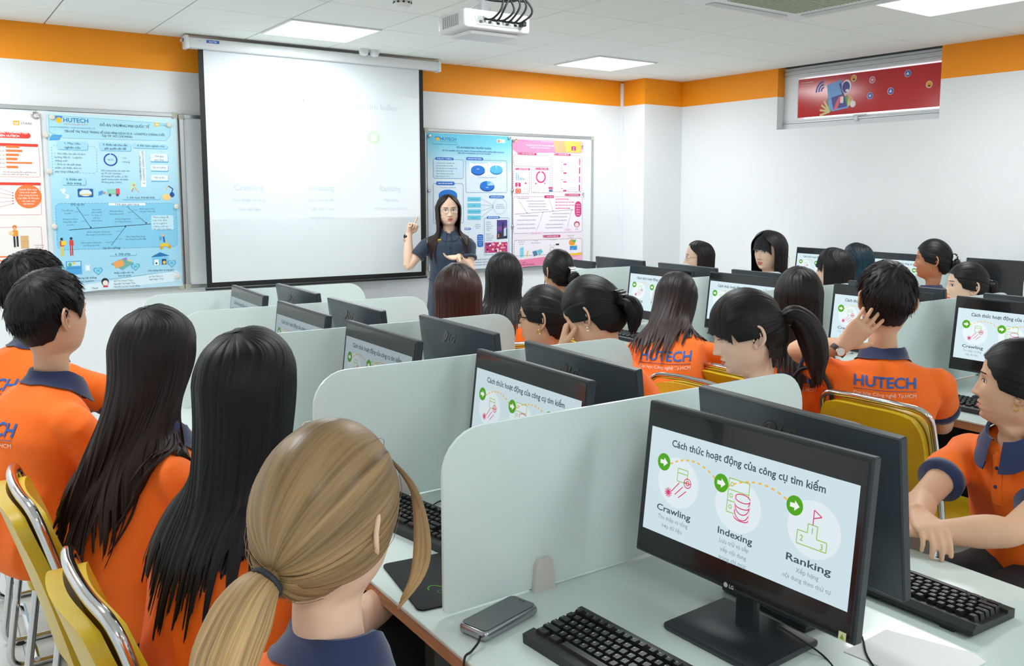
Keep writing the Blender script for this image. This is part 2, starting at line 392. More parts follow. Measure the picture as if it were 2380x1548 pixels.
# printed film, hung on the inside of the sash
PX = jx-.032
film = thing('window_banner', 'red printed banner with wifi, phone and reaction icons filling the window', 'banner', (PX, yc, 2.2))
mb = MB(); fy0, fy1, fz0, fz1 = WY0+.026, WY1-.158, 2.213, 2.528
FW, FH = fy1-fy0, fz1-fz0
MF = Matrix.Translation((PX, fy1, fz0)) @ Rz(-pi/2)     # local x runs towards the camera, facing -x (into the room)
mr_ = noisy('red_film', '#c01f26', .16, 1.2, .07)
box(mb, (FW/2, 0, FH/2), (FW, .002, FH), mr_, M=MF)
F = Flat(mb, MF, .0004, y=-.001); wht = mat('#e9e4e2', .4); blu = mat('#2f55b0', .4); lbl = mat('#6f9fd8', .4); pur = mat('#3a3488', .4); grn = mat('#5fa55a', .5); pal = mat('#d9cf8e', .5); pnk = mat('#e8677b', .5); yel = mat('#f2a32a', .4); drk = mat('#3a2a1a', .5)
for i in range(10):
    for j in range(2): F.disc(.03+i*.0125, FH-.03-j*.02, .0035, wht, n=8)
for k in range(3): F.lay(1).ring(.262, FH-.115, .028+k*.024, .014, blu, 95, 185, 10)
F.lay(1); F.poly([(.29, .245), (.43, .275), (.475, .085), (.51, .05), (.35, .03), (.315, .06)], lbl)
F.lay(2); F.poly([(.315, .225), (.425, .25), (.49, .06), (.36, .045)], pur); F.poly([(.30, .235), (.40, .26), (.44, .16), (.33, .14)], lbl)
F.lay(3); F.poly([(.36, .04), (.40, .05), (.42, .10), (.45, .12), (.45, .15), (.41, .14), (.385, .10)], pnk); F.rect(.425, .09, .03, .05, wht, .004)
F.lay(2).disc(.48, .215, .045, wht, .055); F.lay(3).disc(.475, .212, .036, pur, .045); F.lay(4).disc(.487, .185, .016, wht, .012)
for k in range(7):
    a = radians(60+k*22); F.lay(1).line(.325, .03, .325+.10*cos(a), .03+.11*sin(a), .016, grn if k < 3 else pal)
    a = radians(20+k*18); F.lay(1).line(.49, .06, .49+.07*cos(a), .06+.09*sin(a), .011, pal if k < 4 else grn)
def emoji(x, z, m, kind):
    F.lay(1).disc(x, z, .027, mat('#c9cfd8', .4)); F.lay(2).disc(x+.001, z, .023, m)
    if kind == 'face': F.lay(3).disc(x, z-.009, .011, drk, .007); F.disc(x-.008, z+.007, .003, drk); F.disc(x+.008, z+.007, .003, drk)
    if kind == 'thumb': F.lay(3).rect(x-.011, z-.010, .006, .014, wht); F.rect(x-.004, z-.010, .014, .014, wht, .003); F.rect(x-.002, z, .006, .014, wht, .002)
    if kind == 'heart': heart(F.lay(3), x, z, .009, wht)
    if kind == 'x': F.lay(3).line(x-.009, z-.009, x+.009, z+.009, .006, wht); F.line(x-.009, z+.009, x+.009, z-.009, .006, wht)
def heart(F, x, z, s, m): F.poly([(x, z-s)]+[(x+s*.95*(16*sin(t)**3)/16, z+s*(13*cos(t)-5*cos(2*t)-2*cos(3*t)-cos(4*t))/16) for t in [pi*(1-k/10) for k in range(1, 20)] if True], m)
for x_, z_, m_, k_ in ((.545, .275, yel, 'face'), (.715, .245, mat('#d86a72', .4), 'heart'), (.70, .125, blu, 'x'), (.88, .145, blu, 'thumb'), (1.02, .262, blu, 'thumb'), (1.20, .165, yel, 'face'), (.545, .075, wht, 'heart')): emoji(x_, z_, m_, k_)
mb.build('printed_film', film, origin=(PX, yc, 2.2))
# ceiling lights
def panel(x, y, lab):
    t = thing('ceiling_light', lab, 'ceiling light', (x, y, CEIL), group='square ceiling lights'); mb = MB()
    for sx, sy, px, py in ((.6, .014, 0, .293), (.6, .014, 0, -.293), (.014, .572, .293, 0), (.014, .572, -.293, 0)): box(mb, (px, py, 0), (sx, sy, .022), M_WHITE, .002)
    mb.build('frame', t); mb = MB(); box(mb, (0, 0, -.004), (.57, .57, .006), M_DIFF); mb.build('diffuser', t)
LL = {(2.266, 5.837): 'square ceiling light above the projector screen', (4.665, 5.837): 'square ceiling light near the corner column', (4.665, 2.837): 'square ceiling light beside the air conditioner vent, cut by the top edge'}
for (x, y) in PANELS: panel(x, y, LL.get((x, y), 'square ceiling light behind or above the view'))
# ceiling cassette
t = thing('air_conditioner', 'ceiling cassette air conditioner with a pale grille at the top edge', 'air conditioner', (3.89, 3.2, CEIL))
mb = MB(); v, f = rbox_geo(.95, .95, .03, .012, 3); mb.add(v, f, M_WPLA, Matrix.Translation((0, 0, -.012))); mb.build('panel', t)
mb = MB(); box(mb, (0, 0, -.028), (.56, .56, .008), mat('#b9c2ae', .6), .004)
for k in range(22): box(mb, (0, -.26+k*.0248, -.033), (.54, .006, .004), mat('#aab4a0', .6))
mb.build('grille', t)
for k in range(4):
    mb = MB(); box(mb, (0, .385, -.029), (.6, .07, .006), mat('#c9d0cb', .5), .003, M=Rz(k*pi/2)); mb.build('louvre', t)
# smoke detector
t = thing('smoke_detector', 'white smoke detector hanging below the ceiling left of the projector', 'smoke detector', (2.19, 4.47, CEIL))
mb = MB(); lathe(mb, [(.052, 0), (.056, -.012), (.052, -.05)], M_WPLA, 28); mb.build('base', t)
mb = MB(); lathe(mb, [(.045, -.05), (.048, -.062), (.034, -.078), (.012, -.082)], M_WHITE, 28)
for k in range(10): a = k*pi/5; box(mb, (.047*cos(a), .047*sin(a), -.056), (.006, .012, .008), M_BLACK, rot=Matrix.Rotation(a, 3, 'Z'))
mb.build('sensor_head', t)
# beacon pair above the screen bar
for x_, nm in ((2.80, 'left'), (2.885, 'right')):
    t = thing('motion_sensor', f'small white ceiling sensor above the screen case, {nm} of a pair', 'sensor', (x_, 6.37, CEIL), group='sensors above the screen')
    mb = MB(); lathe(mb, [(.034, 0), (.036, -.02), (.03, -.04), (.012, -.048)], M_WPLA, 20); mb.build('housing', t)
# projector
t = thing('projector', 'white ceiling projector with a tangle of black cables behind it', 'projector', (2.17, 3.60, CEIL))
PR = Rz(radians(-2)); mb = MB()
box(mb, (0, 0, -.30), (.34, .26, .085), M_WPLA, .018, M=PR, seg=3); box(mb, (0, -.005, -.348), (.25, .19, .02), M_WPLA, .008, M=PR)
mb.build('body', t)
mb = MB(); lathe(mb, [(.036, 0), (.038, .018), (.03, .03)], M_WHITE, 24, M=PR @ Matrix.Translation((-.08, .128, -.30)) @ Rx(-pi/2)); lathe(mb, [(.026, .0), (.02, .032)], mat('#20304a', .05, coat=1), 24, M=PR @ Matrix.Translation((-.08, .128, -.30)) @ Rx(-pi/2)); mb.build('lens', t)
mb = MB(); box(mb, (0, -.131, -.305), (.22, .004, .04), mat('#cfd4d6', .4), .002, M=PR)
for k in range(9): box(mb, (-.09+k*.022, -.134, -.305+(.008 if k % 2 else -.006)), (.013, .004, .009), M_BLACK, M=PR)
mb.build('socket_panel', t)
mb = MB()
for k in range(8): box(mb, (-.171, -.07+k*.02, -.30), (.004, .009, .05), mat('#b8bec0', .5), M=PR)
mb.build('air_vent', t)
mb = MB(); lathe(mb, [(.028, 0), (.026, .003)], mat('#c7cccd', .5), 22, M=PR @ Matrix.Translation((-.09, -.13, -.295)) @ Rx(pi/2)); mb.build('speaker_grille', t)
mb = MB(); box(mb, (0, 0, -.13), (.045, .045, .26), M_WPLA, .004, M=PR); box(mb, (0, 0, -.255), (.17, .13, .012), M_WPLA, .003, M=PR); box(mb, (0, 0, -.004), (.14, .14, .008), M_WPLA, .002, M=PR)
for a in (-1, 1): sweep(mb, [(a*.02, 0, -.2), (a*.08, .05, -.25)], .006, M_WPLA, 6)
mb.build('ceiling_mount', t)
rnd = random.Random(4)
for k in range(6):
    mb = MB(); x0 = -.07+k*.03
    P = [(x0, -.137, -.30), (x0+.02, -.17, -.30), (x0+.05, -.2, -.24+rnd.uniform(-.02, .02)), (.05+rnd.uniform(-.06, .08), -.15, -.14+rnd.uniform(-.03, .03)), (-.03+rnd.uniform(-.05, .05), -.11, -.18+rnd.uniform(-.03, .03)),
         (.10+rnd.uniform(-.04, .05), -.13, -.20), (.12, -.08, -.12), (.03, -.03, -.05), (.01, -.02, -.005)]
    sweep(mb, smooth_path(P, 7), .0048, M_DARK, 7, M=PR); mb.build('cable', t)
mb = MB(); box(mb, (.115, -.15, -.305), (.022, .035, .022), M_BLACK, .003, M=PR); mb.build('plug', t)

# ------------------------------------------------------------------ projection screen
SY = 6.5
t = thing('projection_screen', 'white pull-down projection screen with black border hanging from the ceiling', 'projection screen', (2.52, SY, .9))
sx0, sx1, sz0, sz1 = 1.652, 3.352, .905, 2.55
mb = MB(); box(mb, ((1.567+3.488)/2, SY-.005, 2.573), (3.488-1.567, .075, .072), M_WPLA, .012, seg=2)
F = Flat(mb, None, .0004, y=SY-.043); F.rect(1.70, 2.578, .085, .02, mat('#2461b8', .4)); F.lay(2).text('DAI-TEX', 1.7425, 2.583, .010, M_WHITE, bold=.02); F.lay(1).text('100"', 1.655, 2.583, .009, mat('#b5bcc4', .5)); mb.build('case', t, origin=(2.52, SY, .9))
for x_, nm in ((1.575, 0), (3.482, 1)):
    mb = MB(); box(mb, (x_, SY-.003, 2.575), (.028, .088, .092), M_WPLA, .01, seg=2); box(mb, (x_, SY+.06, 2.60), (.02, .10, .02), M_WPLA, .003); box(mb, (x_+(-.015 if nm == 0 else .015), SY, 2.59), (.004, .02, .02), M_BLACK); mb.build('end_cap', t, origin=(2.52, SY, .9))
mb = MB(); mb.add([(sx0, SY, sz0), (sx1, SY, sz0), (sx1, SY, sz1), (sx0, SY, sz1)], [(0, 1, 2, 3)], M_DARK); mb.add([(sx0, SY+.0015, sz0), (sx1, SY+.0015, sz0), (sx1, SY+.0015, sz1), (sx0, SY+.0015, sz1)], [(3, 2, 1, 0)], M_DARK)
F = Flat(mb, None, .0006, y=SY); F.rect(sx0+.035, sz0+.035, sx1-sx0-.07, sz1-sz0-.035, mat('#dde3e6', .8)); mb.build('fabric', t, origin=(2.52, SY, .9))
mb = MB(); sweep(mb, [(sx0-.01, SY, sz0-.008), (sx1+.01, SY, sz0-.008)], .012, M_BLACK, 10); mb.build('bottom_bar', t, origin=(2.52, SY, .9))
# faint wording of the projected slide
mb = MB(); F = Flat(mb, None, .0006, y=SY-.0006); pt = mat('#c9d3dc', .8); pg = mat('#cfe0c8', .8)
PX0, PX1, PZ0, PZ1 = sx0+.036, sx1-.036, 1.375, 2.315; PW = PX1-PX0; PH = PZ1-PZ0
def pu(u): return PX0+u*PW
def pv(v_): return PZ0+v_*PH
F.text('Cách thức hoạt động của công cụ tìm kiếm', pu(.5), pv(.885), .042, pt, bold=.01, w_=PW*.76)
for u_, l_, s_ in ((.17, 'Crawling', ('Thu thập và tổng', 'hợp dữ liệu')), (.5, 'Indexing', ('Lưu trữ và sắp', 'xếp nội dung', 'trong chỉ mục')), (.84, 'Ranking', ('Xếp hạng', 'nội dung theo thứ tự'))):
    F.text(l_, pu(u_), pv(.225), .042, pt, bold=.02)
    for k, q in enumerate(s_): F.text(q, pu(u_), pv(.14-.07*k), .024, pt)
for u_, v_ in ((.09, .68), (.41, .67), (.76, .66)): F.ring(pu(u_), pv(v_), .04, .024, pg)
mb.build('projected_slide', t, origin=(2.52, SY, .9))
# the projector's beam: a real spot whose gobo is the lit rectangle
sl = bpy.data.lights.new('projector_beam', 'SPOT'); sl.energy = 900; sl.spot_size = radians(62); sl.spot_blend = 0; sl.shadow_soft_size = .01; sl.use_nodes = True
so = bpy.data.objects.new('projector_beam', sl); COL.objects.link(so); LP = V((2.09, 3.76, 2.33)); so.location = LP
tgt = V(((PX0+PX1)/2, SY, (PZ0+PZ1)/2)); so.rotation_euler = (pi/2, 0, 0)
n_, l_ = sl.node_tree.nodes, sl.node_tree.links; em = n_['Emission']; tcn = n_.new('ShaderNodeTexCoord'); sp = n_.new('ShaderNodeSeparateXYZ'); l_.new(tcn.outputs['Normal'], sp.inputs[0])
# lamp looks along -Z local = +Y world; local x = world x, local y = world z
def mth(op, a, b=None, v_=None):
    q = n_.new('ShaderNodeMath'); q.operation = op; l_.new(a, q.inputs[0])
    if b is not None: l_.new(b, q.inputs[1])
    if v_ is not None: q.inputs[1].default_value = v_
    return q.outputs[0]
az = mth('ABSOLUTE', sp.outputs[2]); qx = mth('DIVIDE', sp.outputs[0], az); qy = mth('DIVIDE', sp.outputs[1], az); DY = SY-LP.y
mk = None
for src, val, op in ((qx, (PX0-LP.x)/DY, 'GREATER_THAN'), (qx, (PX1-LP.x)/DY, 'LESS_THAN'), (qy, (PZ0-LP.z)/DY, 'GREATER_THAN'), (qy, (PZ1-LP.z)/DY, 'LESS_THAN')):
    o_ = mth(op, src, v_=val); mk = o_ if mk is None else mth('MULTIPLY', mk, o_)
l_.new(mk, em.inputs['Strength'])
# ------------------------------------------------------------------ whiteboards and posters on the front wall
def board(x0, x1, z0, z1, lab):
    t = thing('whiteboard', lab, 'whiteboard', ((x0+x1)/2, FRONT-.02, z0)); O = ((x0+x1)/2, FRONT-.02, z0)
    mb = MB(); box(mb, ((x0+x1)/2, FRONT-.012, (z0+z1)/2), (x1-x0, .016, z1-z0), mat('#e8eef1', .12, coat=.4)); mb.build('writing_surface', t, origin=O)
    mb = MB()
    for a, b, c, e in ((x0, x1, z1-.03, z1), (x0, x1, z0, z0+.03), (x0, x0+.03, z0, z1), (x1-.03, x1, z0, z1)): box(mb, ((a+b)/2, FRONT-.013, (c+e)/2), (b-a, .024, e-c), M_ALU, .004)
    mb.build('frame', t, origin=O)
    for (x_, z_) in ((x0+.018, z0+.018), (x1-.018, z0+.018), (x0+.018, z1-.018), (x1-.018, z1-.018)):
        mb = MB(); box(mb, (x_, FRONT-.0135, z_), (.042, .027, .042), mat('#b9b7a6', .5), .006); mb.build('corner_cap', t, origin=O)
    return t
board(-.35, 1.537, .89, 2.113, 'left whiteboard holding the red and the blue posters'); board(1.547, 3.425, .89, 2.107, 'middle whiteboard mostly hidden behind the projection screen'); board(3.436, 5.19, .888, 2.10, 'right whiteboard holding the cyan and the pink posters behind the teacher')
PY = FRONT-.0295
C = lambda h, r=.55: mat(h, r)
def gradmat(name, stops, axis='Z', rough=.35):
    m = bpy.data.materials.new(name); m.use_nodes = True; n, l, b = nodes(m); tc = n.new('ShaderNodeTexCoord'); sp = n.new('ShaderNodeSeparateXYZ'); l.new(tc.outputs['Generated'], sp.inputs[0])
    r = n.new('ShaderNodeValToRGB'); l.new(sp.outputs[{'X': 0, 'Y': 1, 'Z': 2}[axis]], r.inputs[0])
    for k, (p, c) in enumerate(stops):
        e = r.color_ramp.elements[k] if k < 2 else r.color_ramp.elements.new(p); e.position = p; e.color = (*srgb(c), 1)
    l.new(r.outputs[0], b.inputs['Base Color']); b.inputs['Roughness'].default_value = rough; return m
class Art(Flat):
    """artwork units: u to the right, v downwards (as drawn on the sheet), mapped on the sheet in metres"""
    def __init__(s, mb, x0, z1, sx, sz, shx=0, shz=0, ou=0, ov=0): super().__init__(mb, None, .00022, PY-.001); s.a = (x0, z1, sx, sz, shx, shz, ou, ov)
    def q(s, u, v_):
        x0, z1, sx, sz, shx, shz, ou, ov = s.a; return x0+(u-ou-shx*(v_-ov))*sx, z1-(v_-ov-shz*(u-ou))*sz
    def T(s, t, u, v_, h, c, al='c', b=.0, w_=None): x, z = s.q(u, v_); s.text(t, x, z, h*s.a[3], C(c), al, b, None if w_ is None else w_*s.a[2])
    def R(s, u0, v0, u1, v1, c, r=0): x0, z1 = s.q(u0, v0); x1, z0 = s.q(u1, v1); s.rect(x0, min(z0, z1), x1-x0, abs(z1-z0), C(c), r*s.a[2])
    def Fm(s, u0, v0, u1, v1, t, c, r=0, dash=None): x0, z1 = s.q(u0, v0); x1, z0 = s.q(u1, v1); s.frame(x0, min(z0, z1), x1-x0, abs(z1-z0), t*s.a[2], C(c), r*s.a[2], dash and dash*s.a[2])
    def Ln(s, u0, v0, u1, v1, t, c): a = s.q(u0, v0); b = s.q(u1, v1); s.line(*a, *b, t*s.a[2], C(c))
    def D(s, u, v_, r, c, rv=None): x, z = s.q(u, v_); s.disc(x, z, r*s.a[2], C(c), (rv or r)*s.a[3])
    def Pg(s, pts, c): s.poly([s.q(*p) for p in pts], C(c))
    def para(s, lines, u, v_, h, c, step, al='c'):
        for k, t in enumerate(lines): s.T(t, u, v_+k*step, h, c, al)
def sheet(name, lab, x0, x1, z0, z1, m, draw, art):
    t = thing(name, lab, 'poster', ((x0+x1)/2, PY, z0)); O = ((x0+x1)/2, PY, z0)
    mb = MB(); box(mb, ((x0+x1)/2, PY, (z0+z1)/2), (x1-x0, .0012, z1-z0), m); mb.build('paper', t, origin=O)
    mb = MB(); A = Art(mb, *art); draw(A); mb.build('printed_artwork', t, origin=O, sharp=0); return t
DT = '#3a5570'; TX = '#5b7d94'
def shield(A, u, v_, s):
    A.lay(3); A.R(u, v_, u+s, v_+s*.35, '#1f6fc0'); A.lay(4); A.T('HUTECH', u+s/2, v_+s*.27, s*.13, '#ffffff'); A.lay(3); A.D(u+s*.5, v_+s*.62, s*.40, '#f6c21c')
def blue_art(A):
    A.lay(1); A.Pg([(365, 115), (1330, 180), (1332, 270), (1290, 312), (480, 285), (370, 240)], '#aee0ef'); A.Pg([(520, 1392), (1365, 1340), (1400, 1375), (1400, 1425), (420, 1445)], '#d9eef6')
    A.path([A.q(*p) for p in ((365, 115), (1330, 180), (1332, 270), (1290, 312), (480, 285), (365, 240), (365, 115))], .0016, C('#4f9fc6')); A.path([A.q(*p) for p in ((380, 1375), (1335, 1345), (1385, 1375))], .0016, C('#4f9fc6'))
    shield(A, 415, 122, 52); A.T('HUTECH', 475, 166, 32, '#1f74bd', 'l', .012, 190); A.T('Đại học Công nghệ Tp.HCM', 480, 184, 9, '#e08a7a', 'l', 0, 180); A.T('KHOA MARKETING – KINH DOANH QUỐC TẾ', 375, 206, 9, '#4c86a8', 'l', 0, 340)
    A.T('ĐỒ ÁN THƯƠNG MẠI QUỐC TẾ', 955, 205, 19, DT, 'c', .02, 400); A.T('TÊN ĐỀ TÀI: THỰC TRẠNG VỀ LOẠI HÌNH DỊCH VỤ E – LOGISTICS CHẶNG CUỐI', 880, 258, 16, DT, 'c', .015, 800); A.T('TẠI TP. HỒ CHÍ MINH', 890, 282, 16, DT, 'c', .015)
    A.R(1198, 170, 1238, 200, '#e9bf3c', 3); A.lay(4); A.T('QS', 1218, 192, 13, '#ffffff', 'c', .03); A.lay(3); A.T('STARS', 1245, 197, 12, '#7a9aa8', 'l')
    A.Pg([(385, 258), (462, 262), (440, 298), (362, 300)], '#4aa6e6'); A.lay(4); A.Ln(395, 275, 440, 280, 2, '#f0a05a'); A.lay(2)
    A.Fm(378, 335, 725, 550, 2.4, '#4f86a6', 30, 12); A.lay(3)
    for b_ in ((420, 305, 655, 375), (745, 318, 998, 388), (1015, 330, 1305, 375), (448, 572, 632, 636), (912, 730, 1232, 768), (800, 1158, 1022, 1192)): A.R(b_[0]+3, b_[1]+4, b_[2]+3, b_[3]+4, '#5fb2dd', 14); A.lay(4); A.R(*b_, '#a9def2', 14); A.lay(3)
    A.lay(5)
    for t_, u, v_, s_ in (('1. Mục tiêu', 537, 332, 17), ('nghiên cứu', 537, 362, 17), ('3. Khảo sát nhu cầu', 872, 346, 15), ('giải quyết vấn đề', 872, 374, 15), ('4. Mô hình nghiên cứu', 1165, 358, 16), ('2. Khảo sát', 541, 598, 16), ('thực trạng', 541, 626, 16), ('5. Mô hình FISHBONE', 1072, 756, 16), ('6. Giải pháp', 912, 1183, 16)): A.T(t_, u, v_, s_, '#2f4f6a', 'c', .015)
    A.lay(3); A.para(['•  Tìm hiểu các yếu tố ảnh', '   hưởng đến E – Logistics', '   chặng cuối', '•  Đưa ra các giải pháp', '   nhằm cải thiện dịch vụ', '   giao hàng chặng cuối'], 400, 402, 13.5, TX, 26, 'l')
    x, z = A.q(832, 450); A.ring(x, z, 50*A.a[2], 11*A.a[2], C('#1d4fb0'), 95, 445); A.T('96,7%', 832, 456, 12, TX); A.T('• Có', 925, 444, 12, TX, 'l'); A.T('• Không', 925, 474, 12, TX, 'l')
    A.para(['Đối tượng khảo sát: sinh viên', 'tại TP. Hồ Chí Minh', 'Số lượng 270 phiếu, có 201', 'người mong muốn cải thiện', 'Phương pháp: Online'], 755, 535, 12, TX, 22, 'l')
    A.R(1068, 385, 1120, 668, '#eef6fa'); A.lay(4)
    for t_, u, w2 in (('LOẠI HÌNH DỊCH VỤ', 1083, 180), ('E - LOGISTICS CHẶNG CUỐI', 1108, 250)): x, z = A.q(u, 640 if w2 > 200 else 610); A.text(t_, x, z, 12*A.a[3], C(DT), 'l', .01, w2*A.a[3], pi/2)
    for v_, ts in ((438, ('Thời gian', 'giao hàng')), (525, ('Sự tin tưởng',)), (603, ('Độ uy tín',))):
        A.lay(3); A.R(1160, v_-22, 1310, v_+(45 if len(ts) > 1 else 30), '#63b5df', 6); A.lay(4); A.R(1158, v_-30, 1306, v_+(36 if len(ts) > 1 else 22), '#e6f2f8', 6); A.lay(5); A.para(ts, 1232, v_, 13, DT, 28)
    A.lay(3); A.Pg([(432, 660), (470, 655), (475, 675), (460, 690), (500, 705), (495, 735), (470, 725), (480, 710), (450, 690)], '#e9f4f8'); A.R(566, 660, 688, 728, '#1c5fa8', 8); A.lay(4); A.D(627, 695, 48, '#dff0f8', 24); A.R(580, 700, 674, 712, '#e8c05a'); A.T('VIỆT NAM', 627, 676, 9, '#ffffff')
    A.lay(3); A.R(800, 672, 868, 710, '#8fd3b6', 3); A.R(868, 670, 900, 715, '#e0566a', 4); A.R(790, 710, 905, 716, '#e8a23c'); A.lay(4); A.D(820, 718, 11, '#45506a'); A.D(880, 720, 11, '#45506a'); A.lay(3); A.Pg([(730, 690), (765, 680), (760, 712), (728, 718)], '#4a9ddb'); A.D(775, 700, 9, '#d9866a')
    A.Pg([(985, 625), (1030, 618), (1035, 668), (975, 690)], '#bfe6c9'); A.D(1016, 650, 8, '#f08a3c'); A.Ln(1020, 665, 1055, 708, 7, '#f0b86a'); A.Ln(1010, 670, 1000, 700, 6, '#e86b5a')
    A.D(1288, 752, 38, '#f4d58a', 26); A.D(1336, 735, 20, '#1d4f9a'); A.Ln(1330, 725, 1345, 690, 8, '#1d3f8a'); A.Ln(1345, 690, 1305, 665, 8, '#1d3f8a'); A.Ln(1305, 665, 1285, 692, 7, '#f2c14a')
    A.lay(1); A.R(392, 762, 1378, 1150, '#86cbea', 40); A.lay(2); A.Fm(392, 762, 1378, 1150, 2.6, '#3f7d9e', 40, 13); A.lay(3); A.Ln(490, 965, 1150, 957, 5, '#223a4c')
    for a_ in ((555, 795, 660, 958), (955, 810, 1112, 950), (820, 1102, 938, 968)): A.Ln(*a_, 3.4, '#223a4c'); A.D(a_[2], a_[3]-3, 6, '#223a4c')
    for a_ in ((542, 832, 578, 832), (608, 860, 650, 860), (590, 905, 624, 905), (960, 856, 1000, 856), (1002, 842, 1040, 842), (1018, 908, 1060, 908), (866, 996, 910, 996), (775, 1078, 840, 1078), (862, 1058, 908, 1058)): A.Ln(*a_, 2, '#3d6076')
    A.T('Độ uy tín', 563, 785, 17, DT, 'c', .01); A.lay(4); A.R(806, 778, 1108, 810, '#eaf4f9', 3); A.lay(5); A.T('Thời gian giao hàng', 957, 802, 16, DT); A.lay(3); A.T('Sự tin tưởng', 822, 1130, 17, DT, 'c', .01)
    for ls, u, v_ in ((('Tốc độ vận', 'chuyển'), 485, 825), (('Thông tin khách', 'hàng đảm bảo', 'an toàn'), 502, 890), (('Quy trình', 'vận chuyển', 'rõ ràng, cụ', 'thể cho', 'khách hàng'), 710, 828), (('Thời gian được', 'thông báo trước'), 868, 848), (('Được giao trong', 'thời gian thích hợp'), 1122, 842), (('Khách hàng được', 'chủ động thời gian'), 920, 910), (('Nhân viên giao hàng luôn', 'sẵn sàng hỗ trợ khách hàng'), 722, 998), (('Đơn vị giao hàng luôn', 'thu đúng cam kết'), 660, 1076), (('Giao hàng đúng hàng,', 'hóa hàng trong lần đầu'), 1022, 1052)): A.para(ls, u, v_, 11.5, TX, 21)
    A.R(1153, 890, 1345, 1012, '#c6e8f5', 12); A.lay(4); A.para(['Thực trạng về', 'loại hình dịch', 'vụ E-Logistics', 'chặng cuối tại', 'TP. Hồ Chí Minh'], 1168, 912, 14, DT, 24, 'l'); A.lay(3)
    for u, c1, c2 in ((432, '#f2d33c', '#20375c'), (505, '#e04a3c', '#c8302c')): A.D(u, 1030, 11, '#30303c'); A.R(u-15, 1042, u+18, 1085, '#e23b34'); A.R(u-12, 1085, u-1, 1160, c1 if u < 450 else c2); A.R(u+3, 1085, u+14, 1158, c1 if u < 450 else c2)
    A.lay(4); A.R(428, 1044, 466, 1078, '#f6cf3a', 4); A.lay(3); A.D(1236, 1147, 15, '#d8a51c'); A.D(1305, 1147, 15, '#d8a51c'); A.R(1225, 1115, 1300, 1142, '#f5c72c', 8); A.Ln(1290, 1140, 1278, 1090, 7, '#f5c72c'); A.R(1218, 1060, 1240, 1090, '#5f9fd6'); A.Ln(1255, 1062, 1262, 1108, 15, '#2e5fa8'); A.D(1252, 1052, 11, '#e9b48a')
    A.R(458, 1198, 582, 1305, '#4fa6de'); A.lay(4); A.R(468, 1205, 572, 1240, '#bfe3f5'); A.D(490, 1225, 14, '#58b07a'); A.D(520, 1215, 10, '#f2c94a'); A.R(468, 1250, 572, 1258, '#2472b4'); A.lay(3); A.R(600, 1232, 652, 1290, '#b9e2f4', 6); A.lay(4); A.R(612, 1242, 642, 1280, '#eaf6fb', 3)
    A.lay(3); A.Pg([(812, 1245), (900, 1215), (1000, 1250), (905, 1300)], '#6fb3a8'); A.Pg([(830, 1235), (905, 1218), (925, 1262), (850, 1285)], '#f2a55a'); A.Pg([(860, 1225), (940, 1205), (945, 1225), (870, 1245)], '#9a7cc8'); A.D(965, 1240, 16, '#f2d35a'); A.D(975, 1250, 10, '#d65a6a')
    A.Pg([(1142, 1218), (1222, 1185), (1305, 1218)], '#1f73b4'); A.R(1155, 1218, 1290, 1285, '#7cc8ec'); A.lay(4); A.R(1172, 1240, 1210, 1285, '#f2f6f8'); A.R(1236, 1240, 1275, 1285, '#1c3c6a'); A.D(1258, 1268, 14, '#e8c05a'); A.D(1190, 1270, 8, '#222a34')
    for u, v_, t_ in ((708, 1290, '8,8'), (1012, 1282, '8,0'), (1322, 1280, '8,5')): A.lay(5); x, z = A.q(u, v_); heart(A, x, z, 38*A.a[2], C('#1f6fa6')); A.lay(6); heart(A, x, z, 34*A.a[2], C('#7fd0ee')); A.lay(7); A.T(t_, u, v_+4, 11, '#1f5f92')
    A.lay(3); A.T('Xây dựng hệ thống', 600, 1342, 15, DT); A.T('Smart Locker', 610, 1366, 15, DT); A.T('Phần mềm tối ưu', 918, 1328, 14, DT); A.T('hóa lộ trình', 922, 1350, 14, DT); A.T('Xây dựng kho trung gian', 1228, 1333, 14, DT)
    A.D(762, 1380, 30, '#23232b'); A.lay(4); A.D(764, 1388, 22, '#f4e4da', 20); A.R(745, 1408, 785, 1422, '#d63a4a', 4)
    A.T('Thanh', 680, 1426, 13, DT); A.para(['Đỗ Thị Thanh Thủy', 'Nguyễn Thị Ngân Tâm', 'Nguyễn Huỳnh Tuyết Băng'], 832, 1386, 12, TX, 22, 'l'); A.para(['Lê Thị Cẩm Ly', 'Ngô Ngọc Thùy'], 1125, 1376, 12, TX, 22, 'l')
m_bl = gradmat('blue_sheet', [(0, '#c3e2f2'), (1, '#c8ebf3'), (.12, '#a6daf1'), (.5, '#a3d9f2'), (.7, '#bde6f5')])
sheet('poster', 'light blue printed poster with a fishbone diagram on the left whiteboard', .746, 1.524, .915, 2.071, m_bl, blue_art, (.746, 2.071, .778/1030, 1.156/1325, .026, .042, 350, 100))
